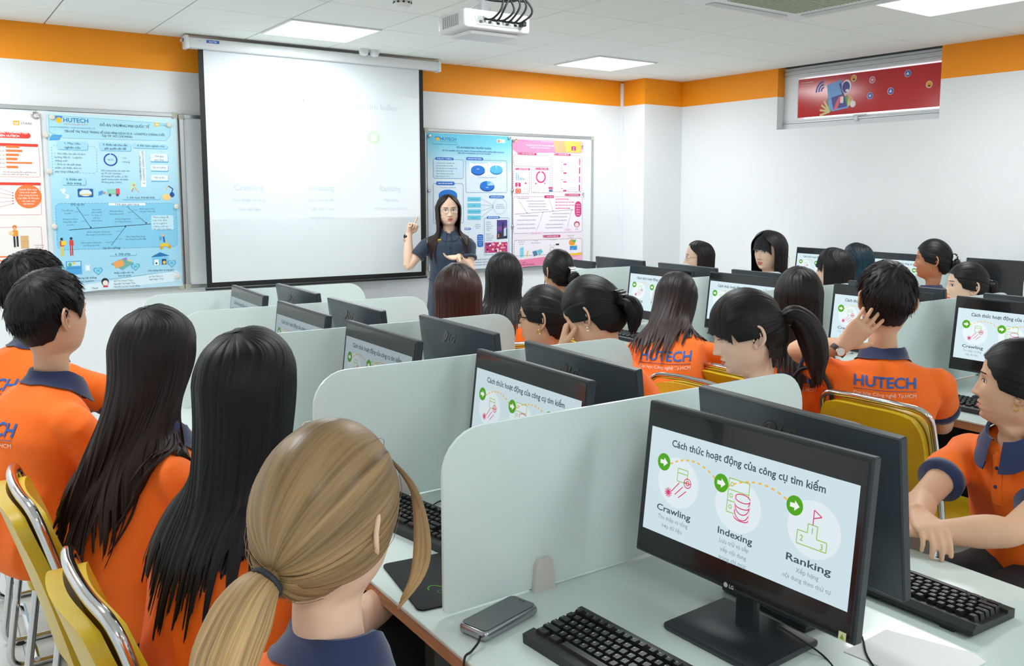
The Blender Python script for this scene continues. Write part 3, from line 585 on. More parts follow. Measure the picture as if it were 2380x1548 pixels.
def red_art(A):
    R_ = '#e2402f'; O_ = '#ef7d3c'
    A.lay(2); A.R(105, 138, 150, 172, '#f0b62c', 3); A.lay(3); A.T('QS', 128, 164, 15, '#ffffff', 'c', .03); A.T('STARS', 160, 165, 15, '#8b8f98', 'l', .01, 80)
    A.lay(2); A.R(-640, 190, 228, 268, R_, 30); A.lay(3); A.T('CÁC YẾU TỐ ẢNH HƯỞNG ĐẾN QUYẾT ĐỊNH MUA', 205, 212, 15, '#ffffff', 'r', .02); A.T('SẢN PHẨM TRÊN TRANG THƯƠNG MẠI', 205, 235, 15, '#ffffff', 'r', .02); A.T('CỦA SINH VIÊN HUTECH', 145, 256, 15, '#ffffff', 'r', .02)
    for v0, v1 in ((290, 548), (568, 822), (872, 1180)): A.lay(1); A.Fm(-640, v0, 290, v1, 2.4, '#e0756a', 14)
    A.lay(2); A.R(-640, 288, 280, 308, R_, 6); A.R(-640, 568, 290, 588, R_, 6); A.lay(3); A.T('2. KHẢO SÁT', -60, 304, 11, '#ffffff')
    for k, L in enumerate((98, 118, 92, 80, 186, 84)): A.R(46, 314+k*29, 46+L, 334+k*29, O_)
    for k in range(6): A.T('Tiêu chí khảo sát', 36, 328+k*29, 9, '#8b6a6a', 'r')
    A.T('Mức độ ảnh hưởng đến quyết định mua', 140, 512, 9, '#a06a6a'); A.T('hàng trực tuyến của người dùng', 110, 526, 9, '#a06a6a')
    A.D(196, 685, 98, O_, 86); A.lay(4); A.para(['Quyết định mua', 'hàng trực tuyến', 'trên trang thương', 'mại điện tử Shopee', 'của sinh viên', 'HUTECH'], 196, 640, 12, '#ffffff', 21); A.lay(2)
    for k in range(5): A.Ln(-160, 560+k*56, 88, 655+k*19, 1.6, '#c45a5a'); A.D(84, 655+k*19, 4, '#b03040')
    A.D(88, 903, 16, '#d9853c'); A.lay(3); A.D(88, 915, 12, '#e8b088'); A.R(70, 925, 112, 968, '#ee9a33', 6); A.R(76, 968, 92, 1048, '#26282e'); A.R(98, 968, 114, 1046, '#26282e'); A.D(62, 945, 19, '#f0cf9a', 14); A.R(128, 968, 188, 1062, '#dcb07a'); A.lay(4); A.Ln(128, 1010, 188, 1010, 2, '#b98a55'); A.lay(2)
    for k, (L, c) in enumerate(((140, O_), (133, O_), (108, O_), (75, O_), (128, R_), (90, R_))): A.R(-640, 1090+k*28, L, 1113+k*28, c, 3); A.lay(3); A.T('Giải pháp nâng cao trải nghiệm khách hàng', L-8, 1107+k*28, 10, '#ffffff', 'r'); A.lay(2)
    A.para(['Chất lượng', 'dịch vụ và', 'chính sách', 'hoàn tiền', 'linh hoạt'], 265, 1050, 9, '#a0707a', 17)
sheet('poster', 'white poster with red headings and orange bars cut by the left edge', -.07, .708, .93, 2.072, mat('#f4ece9', .35), red_art, (.708, 2.075, .778/1030, 1.156/1325, .026, .042, 300, 75))
def cyan_art(A):
    B = '#1a6cc4'; L_ = '#69c6e2'
    shield(A, 218, 148, 38); A.lay(3); A.T('HUTECH', 262, 182, 28, '#1f74bd', 'l', .01, 142); A.T('Đại học Công nghệ Tp.HCM', 265, 197, 7, '#3a80b4', 'l', 0, 138); A.T('KHOA MARKETING – KINH DOANH QUỐC TẾ', 195, 218, 8, '#2a70a4', 'l', 0, 225)
    A.R(788, 182, 868, 218, '#f2f6f7', 3); A.lay(4); A.R(796, 188, 818, 212, '#ee7a4a', 2); A.T('STARS', 824, 206, 10, '#ee7a4a', 'l'); A.lay(3)
    A.T('ĐỒ ÁN MARKETING TRUYỀN THÔNG', 572, 268, 17, '#1c5f98', 'c', .015, 325); A.T('ĐỀ TÀI: NGHIÊN CỨU CÁC NHÂN TỐ ẢNH HƯỞNG ĐẾN NHẬN DIỆN THƯƠNG', 568, 298, 12, '#1c5f98', 'c', .01, 580); A.T('HIỆU SỮA TH TRUE MILK TẠI TP. HỒ CHÍ MINH', 575, 318, 12, '#1c5f98', 'c', .01, 310)
    A.lay(1); A.R(198, 352, 472, 542, '#c3deee', 14); A.lay(2); A.Fm(198, 352, 472, 542, 3, '#3f7fae', 14); A.Fm(492, 365, 890, 695, 3, '#4f8cb4', 14); A.Fm(198, 572, 472, 955, 3, '#4f8cb4', 14); A.Fm(668, 925, 912, 1292, 3, '#4f8cb4', 10)
    A.lay(1); A.R(525, 395, 700, 520, '#eef4f8'); A.R(705, 398, 865, 520, '#eef4f8')
    for (a, b, c, d, t_) in ((216, 335, 382, 370, 'MỤC TIÊU'), (497, 342, 658, 380, 'KHẢO SÁT THỰC TRẠNG'), (222, 556, 392, 600, 'NHU CẦU GIẢI QUYẾT'), (714, 712, 864, 748, 'MÔ HÌNH NGHIÊN CỨU'), (692, 910, 822, 940, 'ĐỀ XUẤT GIẢI PHÁP'), (480, 1002, 542, 1026, 'KẾT')): A.lay(3); A.R(a, b, c, d, B, 16); A.lay(4); A.T(t_, (a+c)/2, (b+d)/2+5, 10, '#ffffff', 'c', .02, min(130, (c-a)*.78))
    A.lay(3); A.para(['• Các yếu tố ảnh hưởng đến nhận', '  diện thương hiệu TH True Milk', '• Xác định yếu tố ảnh hưởng đến nhận', '  biết thương hiệu TH True Milk', '• Đưa ra giải pháp nâng cao nhận', '  diện thương hiệu sữa TH'], 222, 392, 10, '#4a6a84', 24, 'l')
    def pie3(u, v_, r, c1, c2, cuts=()):
        A.lay(3); A.D(u, v_+12, r, c2, r*.62); A.lay(4); A.D(u, v_, r, c1, r*.62)
        for a0, a1, c in cuts: A.lay(5); x, z = A.q(u, v_); A.pie(x, z, r*A.a[2], a0, a1, C(c), 8, r*.62*A.a[3])
    pie3(608, 465, 66, '#1a72d0', '#0c4a94'); pie3(784, 468, 62, '#52b8e4', '#2a86b4', ((88, 97, '#d8eef8'),)); pie3(697, 618, 70, '#1a72d0', '#0c4a94', ((5, 55, '#a8cfe8'), (55, 92, '#63b5e0'))); pie3(330, 688, 84, '#1a72d0', '#0c4a94')
    for u, v_ in ((608, 462), (697, 640), (330, 690)): A.lay(6); A.T('98,2%', u, v_, 10, '#ffffff')
    A.lay(3); A.T('Thời gian mua hàng gần nhất', 612, 406, 9, '#7a96aa'); A.T('Bạn biết đến thương hiệu', 785, 410, 9, '#7a96aa'); A.T('Kênh truyền thông bạn biết đến sữa TH', 700, 545, 9, '#7a96aa'); A.T('Yếu tố khảo sát đã biết: 98%', 330, 622, 10, '#7a96aa')
    for k, t_ in enumerate(('Tên thương hiệu', 'Logo', 'Slogan và nhạc hiệu', 'Quảng cáo')): v_ = 715+k*58; A.R(510, v_, 636, v_+48, L_); A.lay(4); A.T(t_, 573, v_+30, 11, '#28607e'); A.lay(3); A.Ln(640, v_+22, 752, 808+k*9, 1.4, '#5b6670'); A.D(750, 808+k*9, 3, '#39424a')
    x, z = A.q(822, 822); A.ring(x, z, 66*A.a[2], 1.6*A.a[2], C('#7a8a96')); A.para(['Sự nhận biết', 'thương hiệu sữa TH', 'True Milk ở TP.HCM'], 822, 808, 9, '#5b6670', 18)
    A.para(['Chiến dịch', 'truyền thông', 'đa kênh'], 605, 984, 9, '#6b7a88', 17); A.R(602, 1075, 660, 1198, B, 14); A.lay(4); A.para(['Nâng cao', 'nhận diện', 'thương hiệu', 'sữa TH', 'TRUE'], 631, 1100, 8.5, '#ffffff', 20); A.lay(3)
    A.R(792, 952, 896, 1138, '#4a3a86'); A.lay(4); A.Pg([(792, 1138), (792, 1085), (820, 1070), (842, 1080), (842, 985), (850, 975), (858, 985), (862, 1060), (896, 1045), (896, 1138)], '#2a2440'); A.Pg([(860, 1040), (884, 1030), (886, 1110), (860, 1115)], '#bfd4e8'); A.Pg([(800, 1090), (815, 1085), (815, 1120), (800, 1122)], '#c47a4a'); A.lay(3); A.R(792, 1010, 896, 1060, '#7a4a92')
    A.para(['Giải pháp 1:', 'Đẩy mạnh', 'quảng cáo trên', 'mạng xã hội', 'TikTok...', '', 'Giải pháp 2:', 'Tổ chức sự kiện', 'cộng đồng uống', 'sữa mỗi ngày'], 688, 968, 9, '#6a6570', 19, 'l')
    rn = random.Random(3); A.R(677, 1160, 898, 1272, '#c03a78'); A.lay(4)
    for k in range(42): A.lay(4+k % 3); A.D(rn.uniform(690, 886), rn.uniform(1172, 1260), rn.uniform(6, 13), rn.choice(['#e8d0d8', '#d02a60', '#7a2a70', '#f2a0b8', '#e23a3a', '#401a3a', '#f6f0f2']))
    A.lay(3); A.T('GVHD: Nguyễn Thị Ngọc Ánh', 548, 1316, 12, '#3b3f45', 'l'); A.T('Nguyễn Mạnh Quân, Trần Thanh Thảo', 540, 1342, 11, '#3b3f45', 'l'); A.T('Trúc Tâm, Nguyễn Quốc Vinh', 545, 1366, 11, '#3b3f45', 'l')
m_cy = gradmat('cyan_sheet', [(0, '#dfe8f2'), (1, '#63c3e0'), (.72, '#dbe8f3'), (.86, '#9ed6ea'), (.93, '#77cce4')])
sheet('poster', 'cyan to white printed poster with blue pie charts behind the teacher', 3.456, 4.272, .927, 2.063, m_cy, cyan_art, (3.456, 2.063, .816/785, 1.136/1262, .008, .06, 145, 112))
def pink_art(A):
    K = '#c02a6a'; P_ = '#e65a9c'; tx = '#9a8a94'
    A.lay(2); A.R(965, 160, 985, 168, '#4a4ab0'); A.D(975, 176, 8, '#f2c21c'); A.T('HUTECH', 990, 182, 18, '#8a5aa8', 'l', .0, 95); A.T('ĐỒ ÁN QUẢN TRỊ THƯƠNG HIỆU', 1300, 192, 10, '#f8dfe6'); A.T('NGHIÊN CỨU CÁC YẾU TỐ ẢNH HƯỞNG ĐẾN QUYẾT ĐỊNH SỬ DỤNG', 1280, 232, 11, '#fbeef2', 'c', .01, 420); A.T('VÍ ĐIỆN TỬ TẠI TP. HỒ CHÍ MINH', 1200, 250, 11, '#fbeef2', 'c', .01)
    A.lay(1); A.Pg([(945, 262), (980, 288), (1560, 300), (1640, 300), (1640, 1290), (945, 1310)], '#efe3ec'); A.Pg([(975, 168), (1612, 185), (1612, 300), (1560, 302), (980, 286), (945, 260), (940, 170)], '#f08ab0')
    A.lay(2); A.Pg([(1330, 176), (1612, 188), (1612, 296), (1350, 292)], '#f2a97c'); A.lay(3); A.Pg([(1440, 180), (1612, 188), (1612, 296), (1460, 292)], '#f4c25c')
    A.lay(4); A.R(1512, 232, 1556, 276, '#b0246a', 6); A.lay(5); A.T('mo', 1534, 252, 11, '#ffffff', 'c', .04); A.T('mo', 1534, 270, 11, '#ffffff', 'c', .04)
    for a in ((948, 305, 1305, 430), (948, 440, 1100, 680), (1115, 450, 1305, 680), (1322, 312, 1622, 685), (948, 700, 1632, 1085), (958, 1118, 1632, 1300)): A.lay(2); A.R(*a, '#f1e9f1', 16); A.lay(3); A.Fm(*a, 4, '#4a3548', 16, 8)
    for (a, b, c, d, t_) in ((985, 285, 1168, 315, '1. MỤC TIÊU NGHIÊN CỨU'), (1340, 298, 1504, 328, '4. MÔ HÌNH NGHIÊN CỨU'), (965, 430, 1104, 455, '2. KHẢO SÁT THỰC TRẠNG'), (1157, 432, 1282, 458, '3. NHU CẦU'), (1448, 695, 1608, 726, '5. MÔ HÌNH FISHBONE'), (1235, 1088, 1408, 1122, '6. GIẢI PHÁP NGHIÊN CỨU'), (1245, 702, 1340, 734, 'Tính tiện lợi')): A.lay(4); A.R(a, b, c, d, K, 5); A.lay(5); A.T(t_, (a+c)/2+8, (b+d)/2+5, 10, '#ffffff', 'c', .02, (c-a)*.68); A.Fm(a+5, (b+d)/2-8, a+21, (b+d)/2+8, 2, '#f6cfe0') if c-a > 100 else None
    A.lay(3); A.para(['• Các yếu tố ảnh hưởng đến quyết định sử dụng', '  ví điện tử MoMo', '• Khảo sát nhu cầu thực tế để có giải pháp', '  đúng ví điện tử MoMo'], 960, 350, 11, tx, 19, 'l')
    for k, h_ in enumerate((72, 55, 28, 26, 18, 6)): A.R(974+k*17, 548-h_, 982+k*17, 548, '#5aa6d6')
    A.R(966, 568, 1018, 612, K, 8); A.lay(4); A.T('mo', 992, 586, 13, '#ffffff', 'c', .04); A.T('mo', 992, 606, 13, '#ffffff', 'c', .04); A.lay(3); A.R(968, 625, 1018, 672, '#e8502c', 8); A.lay(4); A.Fm(980, 637, 1006, 660, 3, '#ffffff', 4); A.lay(3); A.D(1064, 578, 9, '#d83a5a'); A.Fm(1046, 632, 1084, 668, 2, '#6aa6a0')
    x, z = A.q(1210, 524); A.ring(x, z, 42*A.a[2], 13*A.a[2], C('#d22e74'), 100, 440); A.T('99,1%', 1210, 530, 12, tx); A.R(1155, 580, 1170, 592, K); A.R(1242, 580, 1257, 592, P_); A.para(['Đối tượng khảo sát là người từ', '18 tuổi, thu nhập tất cả 250', 'ý kiến, phản hồi với 99,1%', 'Phương pháp online'], 1125, 615, 8, tx, 18, 'l'); A.R(1286, 622, 1328, 645, '#d2547c', 4); A.R(1290, 648, 1326, 672, '#5a6aa8', 3)
    A.Ln(1410, 385, 1410, 645, 2, '#4a4048')
    for k in range(4): v_ = 385+k*86; A.lay(4); A.Ln(1410, v_, 1436, v_, 3, '#3a2f38'); A.R(1432, v_+14, 1465, v_+30, P_ if k % 2 == 0 else K); A.R(1592, v_-30, 1604, v_+34, P_ if k % 2 == 0 else K); A.lay(3); A.para(['Yếu tố tác động đến', 'quyết định sử dụng'], 1520, v_, 9, tx, 18)
    for kk, (t_, u) in enumerate((('CÁC YẾU TỐ ẢNH HƯỞNG ĐẾN QUYẾT ĐỊNH', 1352), ('SỬ DỤNG VÍ ĐIỆN TỬ MOMO', 1374))): x, z = A.q(u, 620); A.text(t_, x, z, 8*A.a[3], C('#6a5a64'), 'l', 0, (235-50*kk)*A.a[3], pi/2)
    A.lay(3); A.Ln(962, 868, 1545, 858, 2.4, '#3a2f38')
    for a in ((1000, 738, 1078, 862), (1292, 735, 1332, 858), (1170, 1048, 1234, 866), (1478, 1028, 1520, 862)): A.Ln(*a, 2, '#5a4a54'); A.D(a[2], a[3], 4, '#3a2f38')
    A.lay(4); A.R(975, 706, 1112, 732, '#f2d8ea'); A.R(1104, 1046, 1234, 1078, '#f2d8ea'); A.R(1442, 1036, 1522, 1070, '#f2d8ea'); A.lay(5); A.T('Ảnh hưởng xã hội', 1043, 725, 12, '#7a3a64'); A.T('Cảm nhận rủi ro', 1169, 1068, 12, '#b03a6a'); A.T('Giá cả', 1482, 1060, 12, '#b03a6a')
    for k, w2 in enumerate((130, 185, 185, 145)): A.lay(4); A.R(1357, 740+k*30, 1357+w2, 758+k*30, '#e04a92'); A.lay(5); A.T('Đưa ra giải pháp thiết thực', 1357+w2/2, 754+k*30, 8, '#ffffff', 'c', .01, w2*.86)
    for u, v_ in ((1160, 752), (1180, 780), (1175, 806), (1200, 838), (1100, 890), (1075, 930), (1070, 970), (1075, 1008), (1410, 888), (1390, 918), (1385, 952), (1350, 990), (1345, 1022)): A.lay(3); A.R(u-92, v_-9, u+92, v_+13, '#e2d8e4'); A.lay(4); A.T('Yếu tố ảnh hưởng quyết định', u, v_+4, 9, '#6f626c', 'c', 0, 165)
    A.R(1552, 775, 1622, 935, '#cc3a7c', 34); A.lay(5); A.para(['Nâng cao', 'ý định sử', 'dụng ví', 'điện tử', 'Momo'], 1587, 815, 11, '#ffffff', 25)
    A.lay(4); A.D(1576, 1005, 30, '#b8466e'); A.lay(5); A.D(1576, 1010, 20, '#f3d9d4'); A.lay(4); A.R(1560, 1040, 1592, 1066, '#ded2da', 6)
    A.lay(3)
    for u, v_, t_ in ((1028, 1142, 'Đơn giản hóa'), (1028, 1162, 'giao diện'), (1165, 1142, 'Tích hợp'), (1168, 1162, 'bảng số thống minh'), (1335, 1144, 'Thanh toán NFC'), (1515, 1118, 'Nâng hạn mức'), (1515, 1138, 'ví trả sau')): A.T(t_, u, v_, 10, '#5a4a54')
    A.Pg([(1014, 1195), (1050, 1185), (1050, 1280), (1014, 1288)], '#7fd0ea'); A.Ln(1078, 1285, 1090, 1228, 10, '#e6c92c'); A.Pg([(1132, 1240), (1170, 1230), (1188, 1275), (1150, 1290)], '#4f7fa8'); A.Pg([(1172, 1235), (1215, 1220), (1238, 1250), (1200, 1282)], '#6fc0d2')
    A.R(1300, 1180, 1398, 1212, '#f4eff4', 4); A.T(')))', 1340, 1200, 14, '#2a2a30', 'l'); A.T('NFC', 1302, 1198, 10, '#3a3a40', 'l'); A.R(1362, 1182, 1398, 1200, '#26262c', 6); x, z = A.q(1325, 1235); A.ring(x, z, 20*A.a[2], 3*A.a[2], C('#6a6a74'))
    A.D(1528, 1185, 32, '#f09a2c'); A.Pg([(1520, 1165), (1570, 1158), (1560, 1190)], '#3fae5a'); A.lay(4); A.R(1508, 1210, 1580, 1218, '#f2d21c'); A.R(1506, 1218, 1580, 1262, '#2a8fd6', 3); A.lay(5); A.T('1234', 1530, 1252, 9, '#dff0fa')
    A.lay(2); A.Pg([(945, 1312), (1350, 1300), (1350, 1372), (945, 1386)], '#ee86ac'); A.Pg([(1350, 1300), (1636, 1292), (1636, 1316), (1350, 1372)], '#f2a0b4'); A.lay(3); A.R(1490, 1290, 1630, 1316, '#f4c71c'); A.lay(4); A.T('GVHD:', 1055, 1342, 11, '#5a2a44'); A.T('NGUYỄN TIẾN THÀNH', 1080, 1366, 12, '#5a2a44', 'c', .01)
sheet('poster', 'pink printed poster with dashed panels at the right end of the whiteboard', 4.285, 5.062, .925, 2.047, mat('#f2b6d2', .35), pink_art, (4.285, 2.047, .777/695, 1.122/1215, .006, .05, 940, 155))
# magnets and steel ring
MAG = [(.775, 2.045, 'top left corner of the blue poster'), (1.478, 2.03, 'top right corner of the blue poster'), (.735, 1.93, 'upper left edge of the blue poster'), (.742, 1.70, 'left edge of the blue poster beside the orange circle'), (.752, 1.345, 'left edge of the blue poster beside the delivery figures'), (1.503, 1.47, 'right edge of the blue poster'), (1.492, .985, 'lower right corner of the blue poster'),
       (3.475, 2.035, 'top left corner of the cyan poster'), (4.25, 2.05, 'top right corner of the cyan poster'), (3.468, 1.59, 'left edge of the cyan poster'), (4.30, 2.03, 'top left corner of the pink poster'), (4.282, 1.60, 'left edge of the pink poster'), (4.282, 1.285, 'lower left edge of the pink poster'), (5.045, 2.0, 'top right corner of the pink poster'), (5.06, 1.57, 'right edge of the pink poster')]
for k, (x, z, d) in enumerate(MAG):
    mb = MB(); M = Matrix.Translation((x, PY-.001, z)) @ Rx(pi/2); s = .8 if x > 3 else 1; lathe(mb, [(.017*s, .0), (.018*s, .004), (.014*s, .011), (.008*s, .0125)], mat('#ded9cd', .3) if x < 3 else M_CHROME, 18, M)
    tag(mb.build('magnet', origin=(x, PY, z)), ('cream' if x < 3 else 'small steel')+' round magnet on the '+d, 'magnet', 'poster magnets')
mb = MB(); sweep(mb, [(.683+.019*cos(a), PY-.004, 2.052+.019*sin(a)) for a in [2*pi*k/20 for k in range(20)]], .005, M_CHROME, 8, closed=True); tag(mb.build('magnet', origin=(.683, PY, 2.052)), 'grey ring shaped magnet between the red and the blue posters', 'magnet', 'poster magnets')

# ------------------------------------------------------------------ benches
def bench(lab, x0, x1, y0, y1, legs, panel_x=None):
    O = ((x0+x1)/2, (y0+y1)/2, 0); t = thing('computer_desk', lab, 'desk', O)
    mb = MB(); box(mb, (O[0], O[1], DESK-.022), (x1-x0-.004, y1-y0, .028), M_WOOD, .002); mb.build('desktop_board', t, origin=O)
    mb = MB(); box(mb, (O[0], O[1], DESK-.004), (x1-x0, y1-y0+.004, .008), M_DESKG, .0015); mb.build('glass_top', t, origin=O)
    for y in legs:
        for x in ((x0+.05, x1-.05)): mb = MB(); box(mb, (x, y, (DESK-.036)/2), (.045, .045, DESK-.036), M_STEEL, .003); mb.build('leg', t, origin=O)
    mb = MB(); box(mb, (panel_x or O[0], O[1], .40), (.02, y1-y0-.1, .58), M_DARK); mb.build('modesty_panel', t, origin=O)
    return t
AX0, AX1 = .745, 1.845
bench('long glass topped double desk in the foreground, running to the front wall', AX0, AX1, .55, 4.27, (.7, 1.50, 2.83, 4.2))
bench('glass topped double desk in the middle of the room behind the leaning student', 3.09, 4.19, 1.2, 5.0, (1.3, 2.15, 3.54, 4.9)); bench('narrow desk along the right wall under the window', 5.42, 5.99, 1.2, 5.4, (1.3, 3.3, 5.3), 5.9)
def partition(x0, x1, y, lab, brk, grp, h=.365):
    O = ((x0+x1)/2, y, DESK); t = thing('desk_partition', lab, 'partition', O, group=grp); mb = MB()
    pts = rr_pts(x0, DESK+.006, x1-x0, h, .012)[:6]+rr_pts(x0, DESK+.006, x1-x0, h, .09, 7)[8:24]+rr_pts(x0, DESK+.006, x1-x0, h, .012)[18:24]
    prism(mb, pts, y-.004, y+.004, M_FROST); mb.build('glass_panel', t, origin=O)
    for x in brk:
        for s in (-1, 1): mb = MB(); prism(mb, [(x-.026, DESK), (x+.026, DESK), (x+.02, DESK+.062), (x+.012, DESK+.07), (x-.012, DESK+.068), (x-.02, DESK+.058)], y+s*.0045, y+s*.016, mat('#d6d2cd', .5)); mb.build('bracket', t, origin=O)
PYS = (1.475, 2.15, 2.84, 3.545, 4.23)
LBA = ('frosted glass partition nearest the camera, left of the big monitor', 'frosted glass partition of the foreground desk, second from the camera', 'frosted glass partition third from the camera on the foreground desk', 'frosted glass partition on the foreground desk, fourth from the camera', 'frosted glass partition at the far end of the foreground desk')
for k, y in enumerate(PYS): partition(AX0+.045, AX1-.005, y, LBA[k], (1.02, 1.62), 'frosted partitions on the foreground desk')
LBB = ('frosted partition at the near end of the middle desk', 'frosted partition of the middle desk beside the man with a hand at his head', 'frosted partition of the middle desk behind the ponytail student', 'frosted partition of the middle desk behind the leaning student', 'frosted partition of the middle desk behind the student in a claw clip bun')
for y, l_b in zip((1.45, 2.15, 2.83, 3.5, 4.27), LBB): partition(3.13, 4.185, y, l_b, (3.35, 3.95), 'frosted partitions on the middle desk')
for y, l_b in ((2.72, 'frosted partition on the wall desk at the right edge'), (3.45, 'frosted partition on the wall desk between two monitors'), (4.15, 'frosted partition on the wall desk behind the teal haired student')): partition(5.44, 5.97, y, l_b, (5.7,), 'frosted partitions on the wall desk')

# ------------------------------------------------------------------ monitors
MW, MH = .512, .308
def slide(F, x0, z0, w_, h, br, lod=0):
    """the slide on the display; br = brightness of the panel"""
    E = lambda c: emi(c, br)
    def X(u): return x0+u*w_
    def Z(v_): return z0+v_*h
    F.lay(1).rect(x0, z0, w_, h, E('#cfe3ea'))
    F.lay(3).text('Cách thức hoạt động của công cụ tìm kiếm', X(.496), Z(.86), h*.068, E('#3d4f5c'), 'c', .018, w_*.745)
    for u, v_ in ((.175, .535), (.492, .515), (.835, .54)): F.lay(2).disc(X(u), Z(v_), w_*.112, E('#e2eef2'), h*.235)
    def arc(a, b, bow):
        P = [(X(a[0]+(b[0]-a[0])*k/14), Z(a[1]+(b[1]-a[1])*k/14+bow*4*(k/14)*(1-k/14))) for k in range(15)]; F.lay(3).path(P, h*.016, E('#f2b83c'), h*.035)
    arc((.125, .69), (.37, .69), .09); arc((.435, .66), (.715, .71), .085)
    for u, v_ in ((.088, .69), (.402, .67), (.748, .685)):
        F.lay(4).disc(X(u), Z(v_), w_*.036, E('#4fa413')); F.lay(5); s = w_*.02; F.poly([(X(u)-s, Z(v_)-s*.4), (X(u), Z(v_)-s*.4), (X(u), Z(v_)-s*.95), (X(u)+s*1.1, Z(v_)), (X(u), Z(v_)+s*.95), (X(u), Z(v_)+s*.4), (X(u)-s, Z(v_)+s*.4)], E('#f2f6f0'))
    pk, gr = E('#d8346c'), E('#9cc864'); t = h*.009; F.lay(3)
    F.frame(X(.17), Z(.555), w_*.055, h*.12, t, gr); F.line(X(.17), Z(.635), X(.225), Z(.635), t, gr); F.ring(X(.228), Z(.56), w_*.019, t, pk, n=16); F.ring(X(.228), Z(.56), w_*.009, t, pk, n=10); F.line(X(.209), Z(.56), X(.247), Z(.56), t, pk)
    for k in range(6): a = k*pi/6; s = w_*.02; F.line(X(.128)-s*cos(a), Z(.42)-s*sin(a), X(.128)+s*cos(a), Z(.42)+s*sin(a), t, pk)
    for k in range(3): F.line(X(.145+k*.02), Z(.44-.02*k), X(.185+k*.02), Z(.545-.03*k), t, pk)
    for k in range(3): F.frame(X(.44), Z(.44+k*.10), w_*.10, h*.10, t, gr); F.ring(X(.456), Z(.49+k*.10), w_*.007, t, gr, n=10)
    F.lay(4); F.rect(X(.478), Z(.405), w_*.072, h*.20, E('#e2eef2'))
    for k in range(4): F.ring(X(.514), Z(.43+k*.05), w_*.034, t, pk, 180, 360, 12) if k else None; F.path([(X(.514+.035*cos(q)), Z(.42+k*.055+.028*sin(q))) for q in [pi+pi*j/8 for j in range(9)]], t, pk)
    F.path([(X(.514+.035*cos(q)), Z(.60+.03*sin(q))) for q in [2*pi*j/16 for j in range(17)]], t, pk); F.line(X(.479), Z(.42), X(.479), Z(.60), t, pk); F.line(X(.549), Z(.42), X(.549), Z(.60), t, pk)
    F.path([(X(.77), Z(.39)), (X(.77), Z(.50)), (X(.812), Z(.50)), (X(.812), Z(.575)), (X(.852), Z(.575)), (X(.852), Z(.47)), (X(.895), Z(.47)), (X(.895), Z(.39)), (X(.77), Z(.39))], t, gr)
    F.line(X(.832), Z(.575), X(.832), Z(.70), t, pk); F.path([(X(.832), Z(.70)), (X(.865), Z(.66)), (X(.832), Z(.63))], t, pk)
    for d_, u, v_ in (('1', .832, .505), ('2', .79, .42), ('3', .875, .40)): F.text(d_, X(u), Z(v_), h*.05, gr, 'c', .02)
    for u, lab, ls in ((.167, 'Crawling', ('Thu thập và tổng', 'hợp dữ liệu')), (.493, 'Indexing', ('Lưu trữ và sắp', 'xếp nội dung', 'trong chỉ mục')), (.828, 'Ranking', ('Xếp hạng', 'nội dung theo thứ tự'))):
        F.lay(3).text(lab, X(u), Z(.225), h*.062, E('#43525c'), 'c', .016, w_*(.19 if u < .3 else .17 if u < .6 else .19))
        for k, q in enumerate(ls): F.text(q, X(u), Z(.15-.073*k), h*.04, E('#7d939e'), 'c', 0)
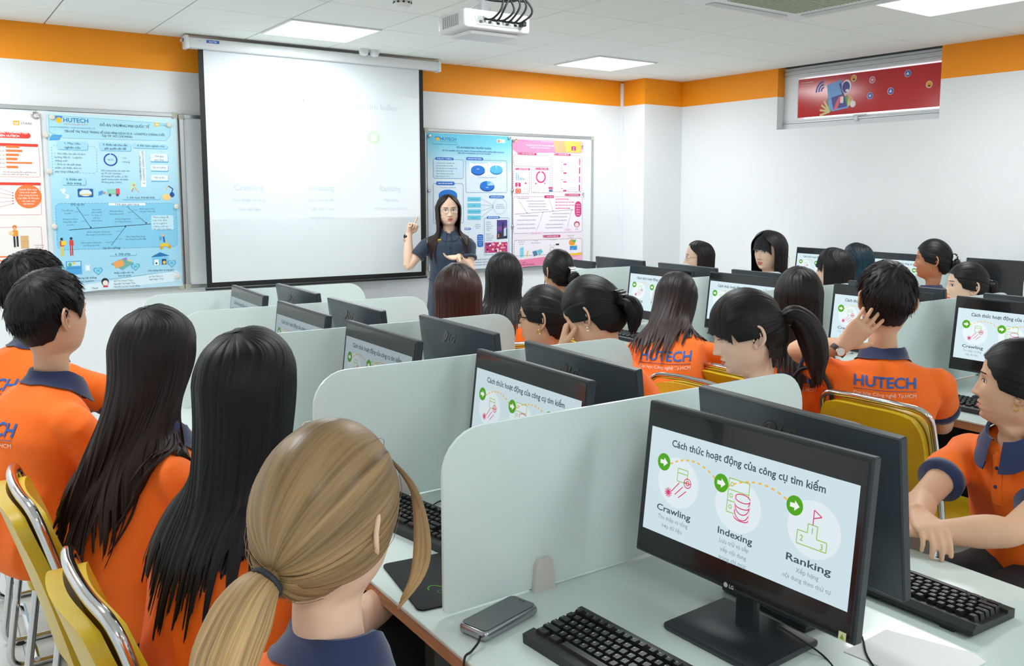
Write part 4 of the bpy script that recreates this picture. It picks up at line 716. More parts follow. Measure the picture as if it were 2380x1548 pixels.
def make_monitor(lab, br, group):
    t = thing('computer_monitor', lab, 'monitor', group=group); T0 = Matrix.Translation((0, 0, .25)) @ Rx(radians(-6.5))
    mb = MB(); w_, h = MW/2, MH/2
    # housing: rim plus faceted back
    box(mb, (0, .008, 0), (MW, .022, MH), M_BEZEL, .003, M=T0)
    R1, R2 = (-.062, .050), (.062, .050); z_b = .070; y1 = .019
    vs = [(-w_+.004, y1, h-.004), (w_-.004, y1, h-.004), (w_-.004, y1, -h+.004), (-w_+.004, y1, -h+.004), (R1[0], z_b, R1[1]), (R2[0], z_b, R2[1]), (-.055, z_b-.015, -h+.03), (.055, z_b-.015, -h+.03)]
    mb.add(vs, [(0, 4, 5, 1), (0, 3, 6, 4), (1, 5, 7, 2), (4, 6, 7, 5), (3, 2, 7, 6)], M_MBACK, T0, flat=True); mb.build('housing', t)
    mb = MB(); box(mb, (0, -.0035, 0), (MW-.016, .002, MH-.016), M_DISPB, .0008, M=T0); dp = mb.build('display', t)
    mb = MB(); F = Flat(mb, T0, .0002, y=-.0046); slide(F, -MW/2+.0165, -MH/2+.164*MH, MW*.932, MH*.675, br); mb.build('lit_slide', dp, sharp=0)
    mb = MB(); F = Flat(mb, T0, .0003, y=-.0046); g_ = mat('#b9bec2', .4); F.disc(-.014, -h+.0085, .0048, g_, n=16); F.lay(2).text('LG', .003, -h+.0052, .0068, g_, 'l', .03) if False else F.text('LG', -.006, -h+.0052, .0068, g_, 'l', .03); mb.build('brand_mark', t, sharp=0)
    mb = MB(); F = Flat(mb, T0 @ Matrix.Translation((0, .021, 0)) @ Rz(pi), .0006, y=0)
    # mark on the sloping back
    sl_ = Matrix.Translation((0, y1, h-.004)) @ Rx(atan2(z_b-y1, h-.004-.05)) @ Matrix.Translation((0, .0006, 0)) @ Rz(pi)
    F = Flat(mb, T0 @ sl_, .0006, y=0); k_ = mat('#0b0d0f', .25); F.disc(-.031, -.043, .018, k_, n=26); F.lay(2).ring(-.031, -.043, .0135, .0018, mat('#454d52', .3), 80, 360); F.path([(-.031, -.033), (-.031, -.047), (-.024, -.047)], .0022, mat('#454d52', .3)); F.lay(1).text('LG', -.006, -.0565, .027, k_, 'l', .03); mb.build('brand_mark_back', t, sharp=0)
    mb = MB(); box(mb, (0, .026, .085), (.05, .018, .16), M_BEZEL, .005); mb.build('stand_neck', t)
    mb = MB(); v, f = rbox_geo(.225, .175, .014, .005, 2); mb.add(v, f, M_BEZEL, Matrix.Translation((0, .004, .0085))); mb.build('stand_base', t)
    mb = MB(); box(mb, (MW*.456, -.0052, -h+.009), (.014, .0006, .014), mat('#ddd9a8', .4), M=T0); F = Flat(mb, T0, .0003, y=-.0056); F.poly([(MW*.456-.004, -h+.0045), (MW*.456+.004, -h+.0045), (MW*.456, -h+.0125)], mat('#6fa53c', .4)); mb.build('energy_sticker', t)
    return t
mA = 'monitors on the left side of the foreground desk'; mB = 'monitors on the right side of the foreground desk'
big = make_monitor('large foreground monitor with a black frame showing the slide, nearest the camera', .84, mA)
big.location = (1.195, 1.085, DESK); big.rotation_euler = (0, 0, radians(-87.3))
dim = make_monitor('second monitor from the camera on the left side, showing the slide', .74, mA)
dim.location = (1.20, 1.815, DESK); dim.rotation_euler = (0, 0, radians(-91))
faint = make_monitor('third monitor from the camera with its dim slide half hidden by a partition', .40, mA); faint.location = (1.13, 2.53, DESK); faint.rotation_euler = (0, 0, radians(-90))
for (x, y, a, l_m) in ((1.12, 3.19, -90, 'fourth monitor from the camera on the left side of the foreground desk'), (1.14, 3.90, -92, 'farthest monitor on the left side of the foreground desk, below the screen corner')): dup(faint, (x, y, DESK), radians(a), l_m)
BK = [(1.405, 1.13, 88, 'monitor seen from behind with a large logo beside the big lit monitor'), (1.425, 1.852, 88, 'second monitor seen from behind, with a logo, left of the ponytail student'), (1.435, 2.52, 89, 'monitor seen from behind in front of the reddish haired student'), (1.375, 3.20, 90, 'monitor seen from behind beside the fourth partition'), (1.385, 3.86, 90, 'farthest monitor seen from behind on the foreground desk')]
for x, y, a, l_m in BK: dup(dim, (x, y, DESK), radians(a), l_m, mB)
mid = make_monitor('bright monitor at the right edge showing Crawling and Indexing', .95, 'monitors facing the aisle on the middle desk')
mid.location = (3.52, 1.79, DESK); mid.rotation_euler = (0, 0, radians(-90))
for x, y, a, l_m in ((3.52, 2.41, -90, 'lit monitor behind the man with a hand at his head'), (3.50, 3.21, -90, 'lit monitor between the leaning student and the ponytail student'), (3.44, 3.80, -88, 'lit monitor behind the leaning orange shirt student'), (3.40, 4.62, -90, 'monitor at the far end of the middle desk next to the claw clip bun')): dup(mid, (x, y, DESK), radians(a), l_m)
for x, y, a, l_m in ((3.76, 4.50, 88, 'monitor seen from behind with a logo in front of the corner column'), (3.74, 3.85, 88, 'monitor seen from behind below the student in glasses by the wall'), (3.76, 3.25, 90, 'monitor seen from behind below the girl with a black fringe'), (3.76, 2.47, 90, 'monitor seen from behind below the student whose bun is clipped'), (3.76, 1.78, 90, 'monitor seen from behind at the right edge')): dup(mid, (x, y, DESK), radians(a), l_m, 'monitors facing the wall on the middle desk')
for x, y, l_m in ((5.76, 3.78, 'lit wall desk monitor behind the student in profile with an earring'), (5.76, 4.47, 'wall desk monitor between the fringe girl and the glasses student')): dup(mid, (x, y, DESK), radians(-90), l_m, 'monitors on the wall desk')
off = dup(mid, (5.76, 3.03, DESK), radians(-90), 'switched off dark monitor on the wall desk at the right edge', 'monitors on the wall desk')
for c in off.children_recursive:
    if c.name.startswith('lit_slide'): bpy.data.objects.remove(c)

# ------------------------------------------------------------------ keyboards and small things
ROWS = [['Esc', 'F1', 'F2', 'F3', 'F4', 'F5', 'F6', 'F7', 'F8', 'F9', 'F10', 'F11', 'F12', '', '', ''], list('`1234567890-=')+['Back'], ['Tab']+list('QWERTYUIOP[]\\'), ['Caps']+list("ASDFGHJKL;'")+['Enter'], ['Shift']+list('ZXCVBNM,./')+['Shift'], ['Ctrl', 'Alt', '', 'Alt', 'Ctrl']]
def make_keyboard(lab):
    t = thing('keyboard', lab, 'keyboard', group='black keyboards'); T0 = Matrix.Translation((0, 0, .0055)) @ Rx(radians(3.2)); mb = MB()
    poly = [(-.078, 0), (.078, 0), (.078, .018), (.052, .02), (.05, .014), (-.052, .014), (-.056, .019), (-.066, .019), (-.078, .008)]
    prism(mb, [(y, z) for y, z in poly], -.224, .224, M_KBODY, T0 @ Rz(pi/2) @ Matrix.Scale(-1, 4, (1, 0, 0)) @ Matrix.Identity(4)); mb.build('body', t)
    mb = MB(); F = Flat(mb, T0 @ Rx(-pi/2), .0003, y=-.0275); lg = mat('#c8ccd0', .5)
    def key(x, y, w_, tx):
        W2, D2 = w_/2-.0012, .0082; z0, z1 = .014, .0265; vs = [(x-W2, y-D2, z0), (x+W2, y-D2, z0), (x+W2, y+D2, z0), (x-W2, y+D2, z0), (x-W2+.0025, y-D2+.003, z1), (x+W2-.0025, y-D2+.003, z1), (x+W2-.0025, y+D2-.0015, z1), (x-W2+.0025, y+D2-.0015, z1)]
        mb.add(vs, [(4, 5, 6, 7), (0, 1, 5, 4), (1, 2, 6, 5), (2, 3, 7, 6), (3, 0, 4, 7)], M_KEY, T0, flat=True)
        if tx: F.lay(1).text(tx, x-W2+.004, y-.001, .0042 if len(tx) == 1 else .0024, lg, 'l', .02, None, 0, 1)
    ys = (.041, .0195, .0005, -.0185, -.0375, -.0565+.019*0)
    for r, row in enumerate(ROWS):
        y = (.044, .022, .003, -.016, -.035, -.0475)[r] if r < 5 else -.0475
        y = .044-.0 if r == 0 else .022-.0188*(r-1); x = -.214
        if r == 0:
            for k, q in enumerate(row): key(x+.0095+k*.0195+(.006 if k > 0 else 0)+(.006 if k > 4 else 0)+(.006 if k > 8 else 0)-.0, y, .0185, q)
        elif r < 5:
            ws = {1: [.019]*13+[.038], 2: [.0285]+[.019]*12+[.0285], 3: [.033]+[.019]*11+[.043], 4: [.0435]+[.019]*10+[.0515]}[r]
            for w_, q in zip(ws, row): key(x+w_/2, y, w_, q); x += w_
        else:
            for w_, q in zip((.03, .028, .125, .028, .03), row): key(x+w_/2+.004, y, w_, q); x += w_+.006
        for k in range(3):
            if r in (1, 2, 5) or (r == 4 and k == 1): key(.076+k*.019, y, .019, ('Ins', 'Hm', 'PU')[k] if r == 1 else '')
        for k in range(4):
            if r in (1, 2, 3, 4) or (r == 5 and k in (0, 2)): key(.143+k*.019, y, .019, '789+456+123'[((r-2) % 4)*4+k] if r in (2, 3) else '')
    mb.build('keycaps', t)
    for s in (-1, 1): mb = MB(); box(mb, (s*.17, .07, .003), (.03, .006, .012), M_BLACK, .002); mb.build('foot', t)
    return t
kb = make_keyboard('black keyboard in front of the big lit monitor at the bottom'); kb.location = (.955, 1.085, DESK); kb.rotation_euler = (0, 0, radians(-86))
dup(kb, (1.615, 1.05, DESK), radians(91), 'black keyboard at the right edge in front of the student with folded arms')
dup(kb, (.985, 1.91, DESK), radians(-80), 'black keyboard between the blond student and the nearest partition')
for x, y, a, l_k in ((.95, 2.52, -90, 'black keyboard behind the second partition'), (3.28, 3.85, -90, 'black keyboard in front of the monitor behind the leaning student'), (3.28, 3.15, -90, 'black keyboard under the leaning student arm'), (3.28, 1.8, -90, 'black keyboard in front of the bright monitor at the right edge'), (5.58, 3.78, -90, 'black keyboard on the wall desk')): dup(kb, (x, y, DESK), radians(a), l_k)
for x, y, l_k in ((3.22, 2.86, 'black mouse beside the leaning student arm'),):
    t = thing('computer_mouse', l_k, 'mouse', (x, y, DESK)); mb = MB(); v = []; ball(mb, (0, 0, .006), (.056, .032, .027), M_BLACK, 16); mb.v = [(a, b, max(c, .001)) for a, b, c in mb.v]; mb.build('body', t); mb = MB(); lathe(mb, [(.006, -.004), (.006, .004)], M_BEZEL2, 12, Matrix.Translation((-.03, 0, .028)) @ Rx(pi/2)); mb.build('scroll_wheel', t)
# phone on the power bank
t = thing('smartphone', 'silver edged smartphone lying at the desk edge left of the keyboard', 'phone', (.866, 1.392, DESK), radians(15))
mb = MB(); v, f = rbox_geo(.152, .072, .022, .010, 4); mb.add([(a, b, c*1) for a, b, c in v], f, mat('#9fa3a8', .25, .8), Matrix.Translation((0, 0, .0112))); mb.build('body', t)
mb = MB(); pts = rr_pts(-.072, -.032, .144, .064, .010, 6); mb.add([(x, y, .0226) for x, y in pts], [tuple(range(len(pts)))], mat('#30373b', .08, coat=1)); sc_ = mb.build('display', t); mb = MB(); box(mb, (.0655, .0, .0227), (.002, .016, .0003), M_BLACK, .0001); mb.build('earpiece', sc_)
cable = MB(); sweep(cable, smooth_path([(.80, 1.352, DESK+.012), (.785, 1.335, DESK+.010), (.765, 1.325, DESK+.004), (.742, 1.31, DESK+.002), (.738, 1.30, DESK-.06), (.745, 1.29, .5), (.80, 1.3, .3)], 5), .0022, M_DARK, 7); tag(cable.build('charging_cable', origin=(.78, 1.34, DESK)), 'thin black cable from the phone hanging over the desk edge', 'cable')
mb = MB(); v, f = rbox_geo(.20, .25, .004, .0018, 2)
pts = rr_pts(-.1, -.125, .2, .25, .014); mb.add([(x, y, .0045) for x, y in pts]+[(x, y, .0008) for x, y in pts], [tuple(range(len(pts)))]+[(k, len(pts)+k, len(pts)+(k+1) % len(pts), (k+1) % len(pts)) for k in range(len(pts))], noisy('mouse_pad_cloth', '#15191c', .8, 60, .1, .2, 900))
rn = random.Random(11); gm = mat('#3f9a1e', .7); gm2 = mat('#2a6a18', .7)
for k in range(26):
    x, y = rn.gauss(.02, .022), rn.gauss(-.05, .028); P = [(x, y)]; a = rn.uniform(0, 6.28)
    for j in range(7): a += rn.uniform(-1.1, 1.1); P.append((P[-1][0]+.008*cos(a), P[-1][1]+.008*sin(a)))
    for q0, q1 in zip(P, P[1:]):
        dx, dy = q1[0]-q0[0], q1[1]-q0[1]; n_x, n_y = -dy*.16, dx*.16; mb.add([(q0[0]-n_x, q0[1]-n_y, .0049), (q1[0]-n_x, q1[1]-n_y, .0049), (q1[0]+n_x, q1[1]+n_y, .0049), (q0[0]+n_x, q0[1]+n_y, .0049)], [(0, 1, 2, 3)], gm if k % 3 else gm2)
o = mb.build('mouse_pad', origin=(0, 0, 0)); o.location = (.878, 1.632, DESK); o.rotation_euler = (0, 0, radians(-8)); tag(o, 'black mouse pad with a green tangled print behind the nearest partition', 'mouse pad')
mb = MB(); mb.add([(1.315, .94, DESK+.0012), (1.335, .775, DESK+.0012), (1.49, .77, DESK+.0012), (1.497, .795, DESK+.004), (1.45, .945, DESK+.0012)], [(0, 1, 2, 3, 4)], M_PAPER); mb.add([(1.315, .94, DESK+.0004), (1.335, .775, DESK+.0004), (1.49, .77, DESK+.0004), (1.497, .795, DESK+.003), (1.45, .945, DESK+.0004)], [(4, 3, 2, 1, 0)], M_PAPER)
tag(mb.build('paper_sheet', origin=(1.4, .86, DESK)), 'white sheet of paper on the desk at the bottom right', 'paper')
for k, (P, l_c) in enumerate((([(1.22, 1.02, DESK+.05), (1.27, .95, DESK+.003), (1.22, .88, DESK+.003), (1.15, .85, DESK+.003), (1.10, .75, DESK+.003), (1.12, .6, DESK+.003)], 'thin black monitor cable behind the big monitor base'), ([(1.24, 1.12, DESK+.08), (1.30, 1.16, DESK+.006), (1.36, 1.10, DESK+.003), (1.40, .98, DESK+.003), (1.33, .90, DESK+.003), (1.26, .80, DESK+.003)], 'black power cable lying beside the white paper'), ([(1.05, 2.02, DESK+.01), (1.10, 2.06, DESK+.004), (1.16, 2.05, DESK+.004), (1.2, 1.98, DESK+.004)], 'keyboard cable of the keyboard beside the blond student'))):
    mb = MB(); sweep(mb, smooth_path(P, 6), .0018, M_DARK, 7); tag(mb.build('cable', origin=P[0]), l_c, 'cable')
def tower(x, y, lab):
    t = thing('computer_tower', lab, 'computer', (x, y, .0)); mb = MB(); box(mb, (0, 0, .25), (.38, .18, .42), M_BLACK, .004); mb.build('case', t); mb = MB(); box(mb, (-.192, 0, .25), (.006, .17, .40), M_DARK, .002)
    box(mb, (-.196, 0, .33), (.003, .14, .045), M_BEZEL, .001); mb.build('front_panel', t); mb = MB(); ball(mb, (-.196, .03, .37), .004, emi('#2a5cff', 6), 8); mb.build('power_light', t)
    for s in (-1, 1): mb = MB(); box(mb, (0, s*.07, .02), (.3, .02, .04), M_BLACK); mb.build('foot', t)
tower(1.03, 1.66, 'black computer tower with a blue light under the foreground desk'); tower(1.03, 2.35, 'black computer tower under the desk behind the nearest one')

# ------------------------------------------------------------------ chairs
def ss0(a, b, x): t = min(1, max(0, (x-a)/(b-a))); return t*t*(3-2*t)
def make_chair(lab, group):
    t = thing('chair', lab, 'chair', group=group); mb = MB()
    v, f = rbox_geo(.43, .42, .05, .02, 3); mb.add(v, f, M_YEL, Matrix.Translation((0, .0, .445))); mb.build('seat', t)
    def backpoly(yoff, w0, w1, z0, z1, nm):
        mb = MB(); n = 10; rows = 16; front = []
        for i in range(rows+1):
            q = (i/rows)**.62; z = z0+(z1-z0)*q; hw = w0+(w1-w0)*q
            e = 1
            if q > .6: e = 1-.17*((q-.6)/.4)**5
            if q < .25: e *= 1-.08*((.25-q)/.25)**2
            y = -.185-.42*(z-.45)*.52-(z-.45)**2*.12+yoff
            for k in range(n+1): u_ = -1+2*k/n; front.append((u_*hw*e, y+.022*(u_*u_)-.0, z-.016*u_**4*ss0(.6, 1, q)))
        th = .028; N = len(front); vs = front+[(x, y-th, z) for x, y, z in front]; fs = []
        for i in range(rows):
            for k in range(n): a = i*(n+1)+k; fs += [(a, a+1, a+n+2, a+n+1), (N+a, N+a+n+1, N+a+n+2, N+a+1)]
        for k in range(n): fs += [(k, N+k, N+k+1, k+1), (rows*(n+1)+k, rows*(n+1)+k+1, N+rows*(n+1)+k+1, N+rows*(n+1)+k)]
        for i in range(rows): a = i*(n+1); fs += [(a, a+n+1, N+a+n+1, N+a), (a+n, N+a+n, N+a+2*n+1, a+2*n+1)]
        mb.add(vs, fs, M_YEL); mb.build(nm, t, sharp=60)
    backpoly(.030, .187, .193, .50, .868, 'back_pad'); backpoly(-.010, .19, .196, .47, .866, 'back_shell')
    P = [(-.205, -.15, .43), (-.210, -.170, .5), (-.212, -.245, .78), (-.192, -.272, .868), (-.10, -.288, .884), (0, -.292, .886), (.10, -.288, .884), (.192, -.272, .868), (.212, -.245, .78), (.210, -.170, .5), (.205, -.15, .43)]
    mb = MB(); sweep(mb, smooth_path(P, 5), .0115, M_CHROME, 12); mb.build('back_rail', t)
    for s in (-1, 1):
        mb = MB(); sweep(mb, round_path([(s*.2, .17, .42), (s*.21, .20, .013), (s*.21, -.25, .013), (s*.2, -.19, .425)], .06, 6), .0115, M_CHROME, 12); mb.build('leg_frame', t)
        for y_ in (.17, -.2): mb = MB(); lathe(mb, [(.016, 0), (.016, .014)], M_BLACK, 12, Matrix.Translation((s*.21, y_, 0))); mb.build('foot', t)
    mb = MB(); sweep(mb, [(-.21, -.2, .22), (.21, -.2, .22)], .008, M_CHROME, 8); mb.build('crossbar', t); return t
ch = make_chair('yellow chair with a chrome rail at the bottom left, behind the straight haired student', 'yellow chairs on the left'); ch.location = (.49, 1.75, 0); ch.rotation_euler = (0, 0, radians(-88))
gL, gM = 'yellow chairs on the left', 'yellow chairs in the centre'
for x, y, a, l_c, g_ in ((.45, 2.42, -90, 'yellow chair second from the camera on the left, behind the wavy haired student', gL), (.42, 3.10, -90, 'yellow chair at the left edge behind the boy with short hair', gL), (.42, 3.72, -90, 'yellow chair of the curly haired boy at the far left', gL), (.42, 1.02, -90, 'yellow chair under the blond ponytail student', gL),
    (2.875, 1.795, -88, 'yellow chair behind the man with a hand at his head', gM), (2.87, 2.44, -90, 'yellow chair between the leaning student and the ponytail student', gM), (2.02, 2.34, 92, 'yellow chair in front of the leaning student, showing only its top', gM), (2.86, 3.50, -88, 'yellow chair beside the girl in dark glasses', gM), (2.76, 2.97, -70, 'yellow chair under the student leaning over the middle desk', gM), (2.98, 4.14, -90, 'yellow chair of the student with the claw clip bun', gM),
    (2.36, 1.06, 90, 'yellow chair of the student with folded arms at the right edge', gM), (1.95, 1.66, 90, 'yellow chair of the ponytail student', gM), (2.00, 3.26, 60, 'yellow chair of the reddish haired student', gM), (2.31, 3.66, -20, 'yellow chair of the long haired student before the pink poster', gM)):
    dup(ch, (x, y, 0), radians(a), l_c, g_)
for x, y, a, l_c in ((4.48, 4.40, 90, 'yellow chair of the student in glasses by the column'), (4.48, 3.87, 90, 'yellow chair of the girl with a black fringe'), (4.48, 3.33, 90, 'yellow chair of the black bobbed student'), (4.46, 2.47, 90, 'yellow chair of the student with a clipped bun'), (5.12, 3.62, -90, 'yellow chair of the teal haired student'), (5.12, 3.05, -90, 'yellow chair of the student with an earring')): dup(ch, (x, y, 0), radians(a), l_c, 'yellow chairs by the wall')
# black handbag handle on the chair back
t = thing('handbag', 'black handbag with an arched handle hanging on the yellow chair behind the ponytail student', 'bag', (2.60, 2.045, .5), radians(8))
mb = MB(); box(mb, (0, 0, .14), (.10, .26, .26), M_DARK, .03, seg=3); mb.build('bag_body', t)
mb = MB(); sweep(mb, smooth_path([(0, -.08, .26), (0, -.085, .36), (0, -.05, .43), (0, .0, .45), (0, .05, .43), (0, .085, .36), (0, .08, .26)], 5), .008, M_BLACK, 8); mb.build('handle', t)
# ------------------------------------------------------------------ people: builders
def ss(a, b, x): t = min(1, max(0, (x-a)/(b-a))); return t*t*(3-2*t)
def g2(x, s): return exp(-(x/s)**2)
HT = [(.105, .004, .004, .004), (.1035, .016, .015, .018), (.100, .030, .027, .034), (.094, .045, .040, .050), (.086, .057, .050, .064), (.072, .070, .061, .079), (.055, .079, .068, .089), (.040, .083, .0715, .095), (.020, .0855, .074, .099),
      (.0, .0845, .075, .100), (-.025, .084, .0735, .096), (-.045, .083, .071, .088), (-.062, .083, .067, .076), (-.078, .082, .062, .066), (-.092, .079, .054, .059), (-.103, .073, .046, .056), (-.111, .062, .042, .055), (-.117, .046, .042, .0545),
      (-.124, .034, .043, .054), (-.14, .033, .0455, .053), (-.17, .034, .047, .052), (-.20, .036, .050, .053), (-.235, .045, .062, .058)]
def hsec(z):
    if z >= HT[0][0]: return HT[0][1:]
    for p, q in zip(HT, HT[1:]):
        if z >= q[0]: t = (p[0]-z)/(p[0]-q[0]); return tuple(p[i]+(q[i]-p[i])*t for i in (1, 2, 3))
    return HT[-1][1:]
def feat(x, z):
    q = min(1, max(0, (.014-z)/.054)); d = 0
    if z < .02: d += (.002+.019*q**1.5)*g2(x, .0055+.0065*q)*ss(-.0525, -.043, z)
    ax = abs(x); d += .0065*g2(ax-.0125, .0065)*g2(z+.0425, .0065)
    d -= .0085*g2(ax-.030, .015)*g2(z+.003, .0105); d += .0028*g2(ax-.028, .02)*g2(z-.019, .007); d += .0035*g2(ax-.040, .02)*g2(z+.030, .018)
    d += .0055*g2(z+.0635, .0045)*g2(x, .02)+.0065*g2(z+.0760, .0058)*g2(x, .017)-.0035*g2(z+.0693, .0022)*g2(x, .022)
    d -= .0045*g2(z+.0885, .006)*g2(x, .02); d += .0050*g2(z+.1025, .010)*g2(x, .019)
    return d
def nexp(z): return 2.25 if z > -.03 else 2.25-.45*ss(-.03, -.10, z)*0-.30*ss(.03, .10, -z)
def face_y(x, z):
    a, s_, b = hsec(z); n = nexp(z); k = max(0, 1-(abs(x)/s_)**n); return a*k**(1/n)+feat(x, z)
def head_geo(mb, mskin, mlip, mhair, d=1.0, jaw=1.0, gaze=0, lids=1.0, brow=True, ears=True):
    """head and neck as one closed-top grid, y forward, then lips, eyes and brows lying on it"""
    nc = int(112*d); zs = []; z = .1045
    while z > -.235: zs.append(z); z -= (.0028 if -.115 < z < .03 else .0045 if z > -.13 else .012)/d
    vs = [(0, 0, .1055)]
    for z in zs:
        a, s_, b = hsec(z); n = nexp(z); s_ *= (jaw if z < -.05 else 1)
        for k in range(nc):
            u = 2*pi*k/nc; t = u+.45*cos(u); c, s = cos(t), sin(t); nn = n if s > 0 else 2.1
            x = s_*abs(c)**(2/nn)*(1 if c > 0 else -1); y = (a if s > 0 else b)*abs(s)**(2/nn)*(1 if s > 0 else -1)
            if s > 0: y += feat(x, z)*ss(0, .5, s)
            vs.append((x, y, z))
    fs = [(0, 1+k, 1+(k+1) % nc) for k in range(nc)]
    for i in range(len(zs)-1):
        for k in range(nc): k2 = (k+1) % nc; fs.append((1+i*nc+k, 1+(i+1)*nc+k, 1+(i+1)*nc+k2, 1+i*nc+k2))
    mb.add(vs, fs, mskin)
    def patch(top, bot, x0, x1, m, off, nx=10, nz=3, dome=0):
        vs = []; fs = []
        for i in range(nx+1):
            x = x0+(x1-x0)*i/nx
            for j in range(nz+1):
                q = j/nz; z = top(x)*(1-q)+bot(x)*q; w_ = 4*q*(1-q)*4*(i/nx)*(1-i/nx); vs.append((x, face_y(x, z)+off+dome*sqrt(max(0, w_)), z))
        for i in range(nx):
            for j in range(nz): a = i*(nz+1)+j; fs.append((a, a+1, a+nz+2, a+nz+1))
        mb.add(vs, fs, m)
    e = lambda x, w_: sqrt(max(0, 1-(x/w_)**2))
    ul = lambda x: -.0693+.0075*e(x, .0215)-.002*g2(x, .004); ml = lambda x: -.0693-.0008*g2(x, .01)
    patch(ul, ml, -.0212, .0212, mlip, .0006); patch(ml, lambda x: -.0693-.0105*e(x, .0205), -.0202, .0202, mlip, .0006)
    eyew = mat('#e9e4e0', .25); iris = mat('#1d120d', .12, coat=.6); lash = mat('#120d0d', .6)
    for s in (-1, 1):
        cx = .0305*s; hw = .0145; h1, h2 = .0058*lids+.0004, .0042
        f1 = lambda x, cx=cx: -.003+h1*e(x-cx, hw)**.9+.001*(x-cx)/hw*s; f2 = lambda x, cx=cx: -.003-h2*e(x-cx, hw)*(1 if lids > .5 else .5)
        if lids > .35:
            patch(f1, f2, cx-hw*.98, cx+hw*.98, eyew, .0010, 12, 4, .0028)
            ic = cx+gaze; r = .0056
            patch(lambda x: min(f1(x), -.002+r*e(x-ic, r)), lambda x: max(f2(x), -.002-r*e(x-ic, r)), ic-r*.97, ic+r*.97, iris, .0032, 8, 4, .0016)
        patch(lambda x: f1(x)+.0016, lambda x: f1(x)-.0004, cx-hw, cx+hw, lash, .0032, 12, 1, .0020)
        if brow: patch(lambda x, cx=cx: .0205+.0018*e(x-cx, .026)-.0005, lambda x, cx=cx: .0165+.0022*e(x-cx, .026), cx-.017, cx+.018, mhair, .0009, 10, 1)
        patch(lambda x: -.0465, lambda x: -.0485, .0065*s-.0035, .0065*s+.0035, mat('#7a4a3c', .6), .0010, 4, 1)
    for s in ((-1, 1) if ears else ()):       # ears
        C_ = [(.010, .008), (.006, .024), (-.006, .0335), (-.019, .0285), (-.0245, .012), (-.0225, -.006), (-.013, -.020), (-.0035, -.0275), (.0055, -.026), (.0075, -.014)]
        def ep(y, z): return (s*(.0755+.010*ss(0, -.02, y)*1+ .30*max(0, -y)), y-.012, z-.014)
        sweep(mb, smooth_path([ep(*p) for p in C_], 4), .0036, mskin, 7)
        cen = ep(-.006, 0); ring = smooth_path([ep(*p) for p in C_], 3); cen = V((cen[0]-s*.003, cen[1], cen[2])); mb.add([cen]+ring, [(0, k+1, k+2) if s > 0 else (0, k+2, k+1) for k in range(len(ring)-1)]+[(0, len(ring), 1)], mskin)
        sweep(mb, smooth_path([ep(-.002, .020), ep(-.012, .018), ep(-.014, .004), ep(-.008, -.012)], 4), .0026, mskin, 6); ball(mb, ep(.003, -.021), (.005, .007, .007), mskin, 10); ball(mb, ep(.006, -.003), (.004, .004, .006), mskin, 8)
def hand_geo(mb, M, m, side, curls, spread=1.0, thumb=(.75, .55, -.25), tcurl=.4, nails=None, n=9):
    """wrist at the origin, fingers along +y, palm towards -z, thumb on the side*x side"""
    sweep(mb, [(0, -.02, 0), (0, 0, 0), (side*.002, .03, -.001), (side*.001, .06, -.001), (0, .084, 0), (0, .093, 0)], [(.019, .026), (.018, .0265), (.016, .034), (.0145, .040), (.0125, .0405), (.008, .036)], m, 14, M=M, up=(0, 0, 1))
    ball(mb, (side*.022, .032, -.008), (.017, .03, .014), m, 10, M)
    for k, (bx, L, r) in enumerate(((.030, .070, .0084), (.0105, .078, .0086), (-.0095, .073, .0082), (-.0285, .057, .0074))):
        a = spread*(bx*1.6)*side; c = curls[k]; p = V((side*bx, .084, 0)); d = V((sin(a), cos(a), 0)); ang = 0; P = [p-d*.018, p]
        for j, f in enumerate((.46, .30, .24)):
            ang += c*(1.0, 1.15, .7)[j]; dd = V((d.x*cos(ang), d.y*cos(ang), -sin(ang))); P.append(P[-1]+dd*L*f)
        P2 = smooth_path(P, 3); R = [r*(1.0-.22*i/(len(P2)-1)) for i in range(len(P2))]; tip = P2[-1]; P2.append(tip+(P2[-1]-P2[-2]).normalized()*r*.45); R.append(r*.48); sweep(mb, P2, R, m, n, M=M)
    b = V((side*.022, .020, -.006)); t = V((side*thumb[0], thumb[1], thumb[2])).normalized(); t2 = (t+V((-side*tcurl, tcurl, -.1))).normalized(); P = smooth_path([b, b+t*.034, b+t*.034+t2*.028, b+t*.034+t2*.048], 3)
    R = [.0125-.0045*i/(len(P)-1) for i in range(len(P))]; P.append(P[-1]+t2*.005); R.append(.004); sweep(mb, P, R, m, n, M=M)
def remesh(mb, vox, smooth=3, fac=.5):
    me = mb.mesh('tmp', sharp=0); o = bpy.data.objects.new('tmp', me); COL.objects.link(o)
    r = o.modifiers.new('r', 'REMESH'); r.mode = 'VOXEL'; r.voxel_size = vox
    if smooth: s = o.modifiers.new('s', 'SMOOTH'); s.factor = fac; s.iterations = smooth
    dg = bpy.context.evaluated_depsgraph_get(); ev = o.evaluated_get(dg); m2 = bpy.data.meshes.new_from_object(ev)
    vs = [v.co.copy() for v in m2.vertices]; ns = [v.normal.copy() for v in m2.vertices]; fs = [tuple(p.vertices) for p in m2.polygons]
    bpy.data.objects.remove(o); bpy.data.meshes.remove(me); bpy.data.meshes.remove(m2); return vs, ns, fs
SKX, SKF, SKB, SKZ = .0775, .0945, .102, .1075
def skull_r(d): return 1/sqrt((d.x/SKX)**2+(d.y/(SKF if d.y > 0 else SKB))**2+(d.z/(SKZ if d.z > 0 else .122))**2)
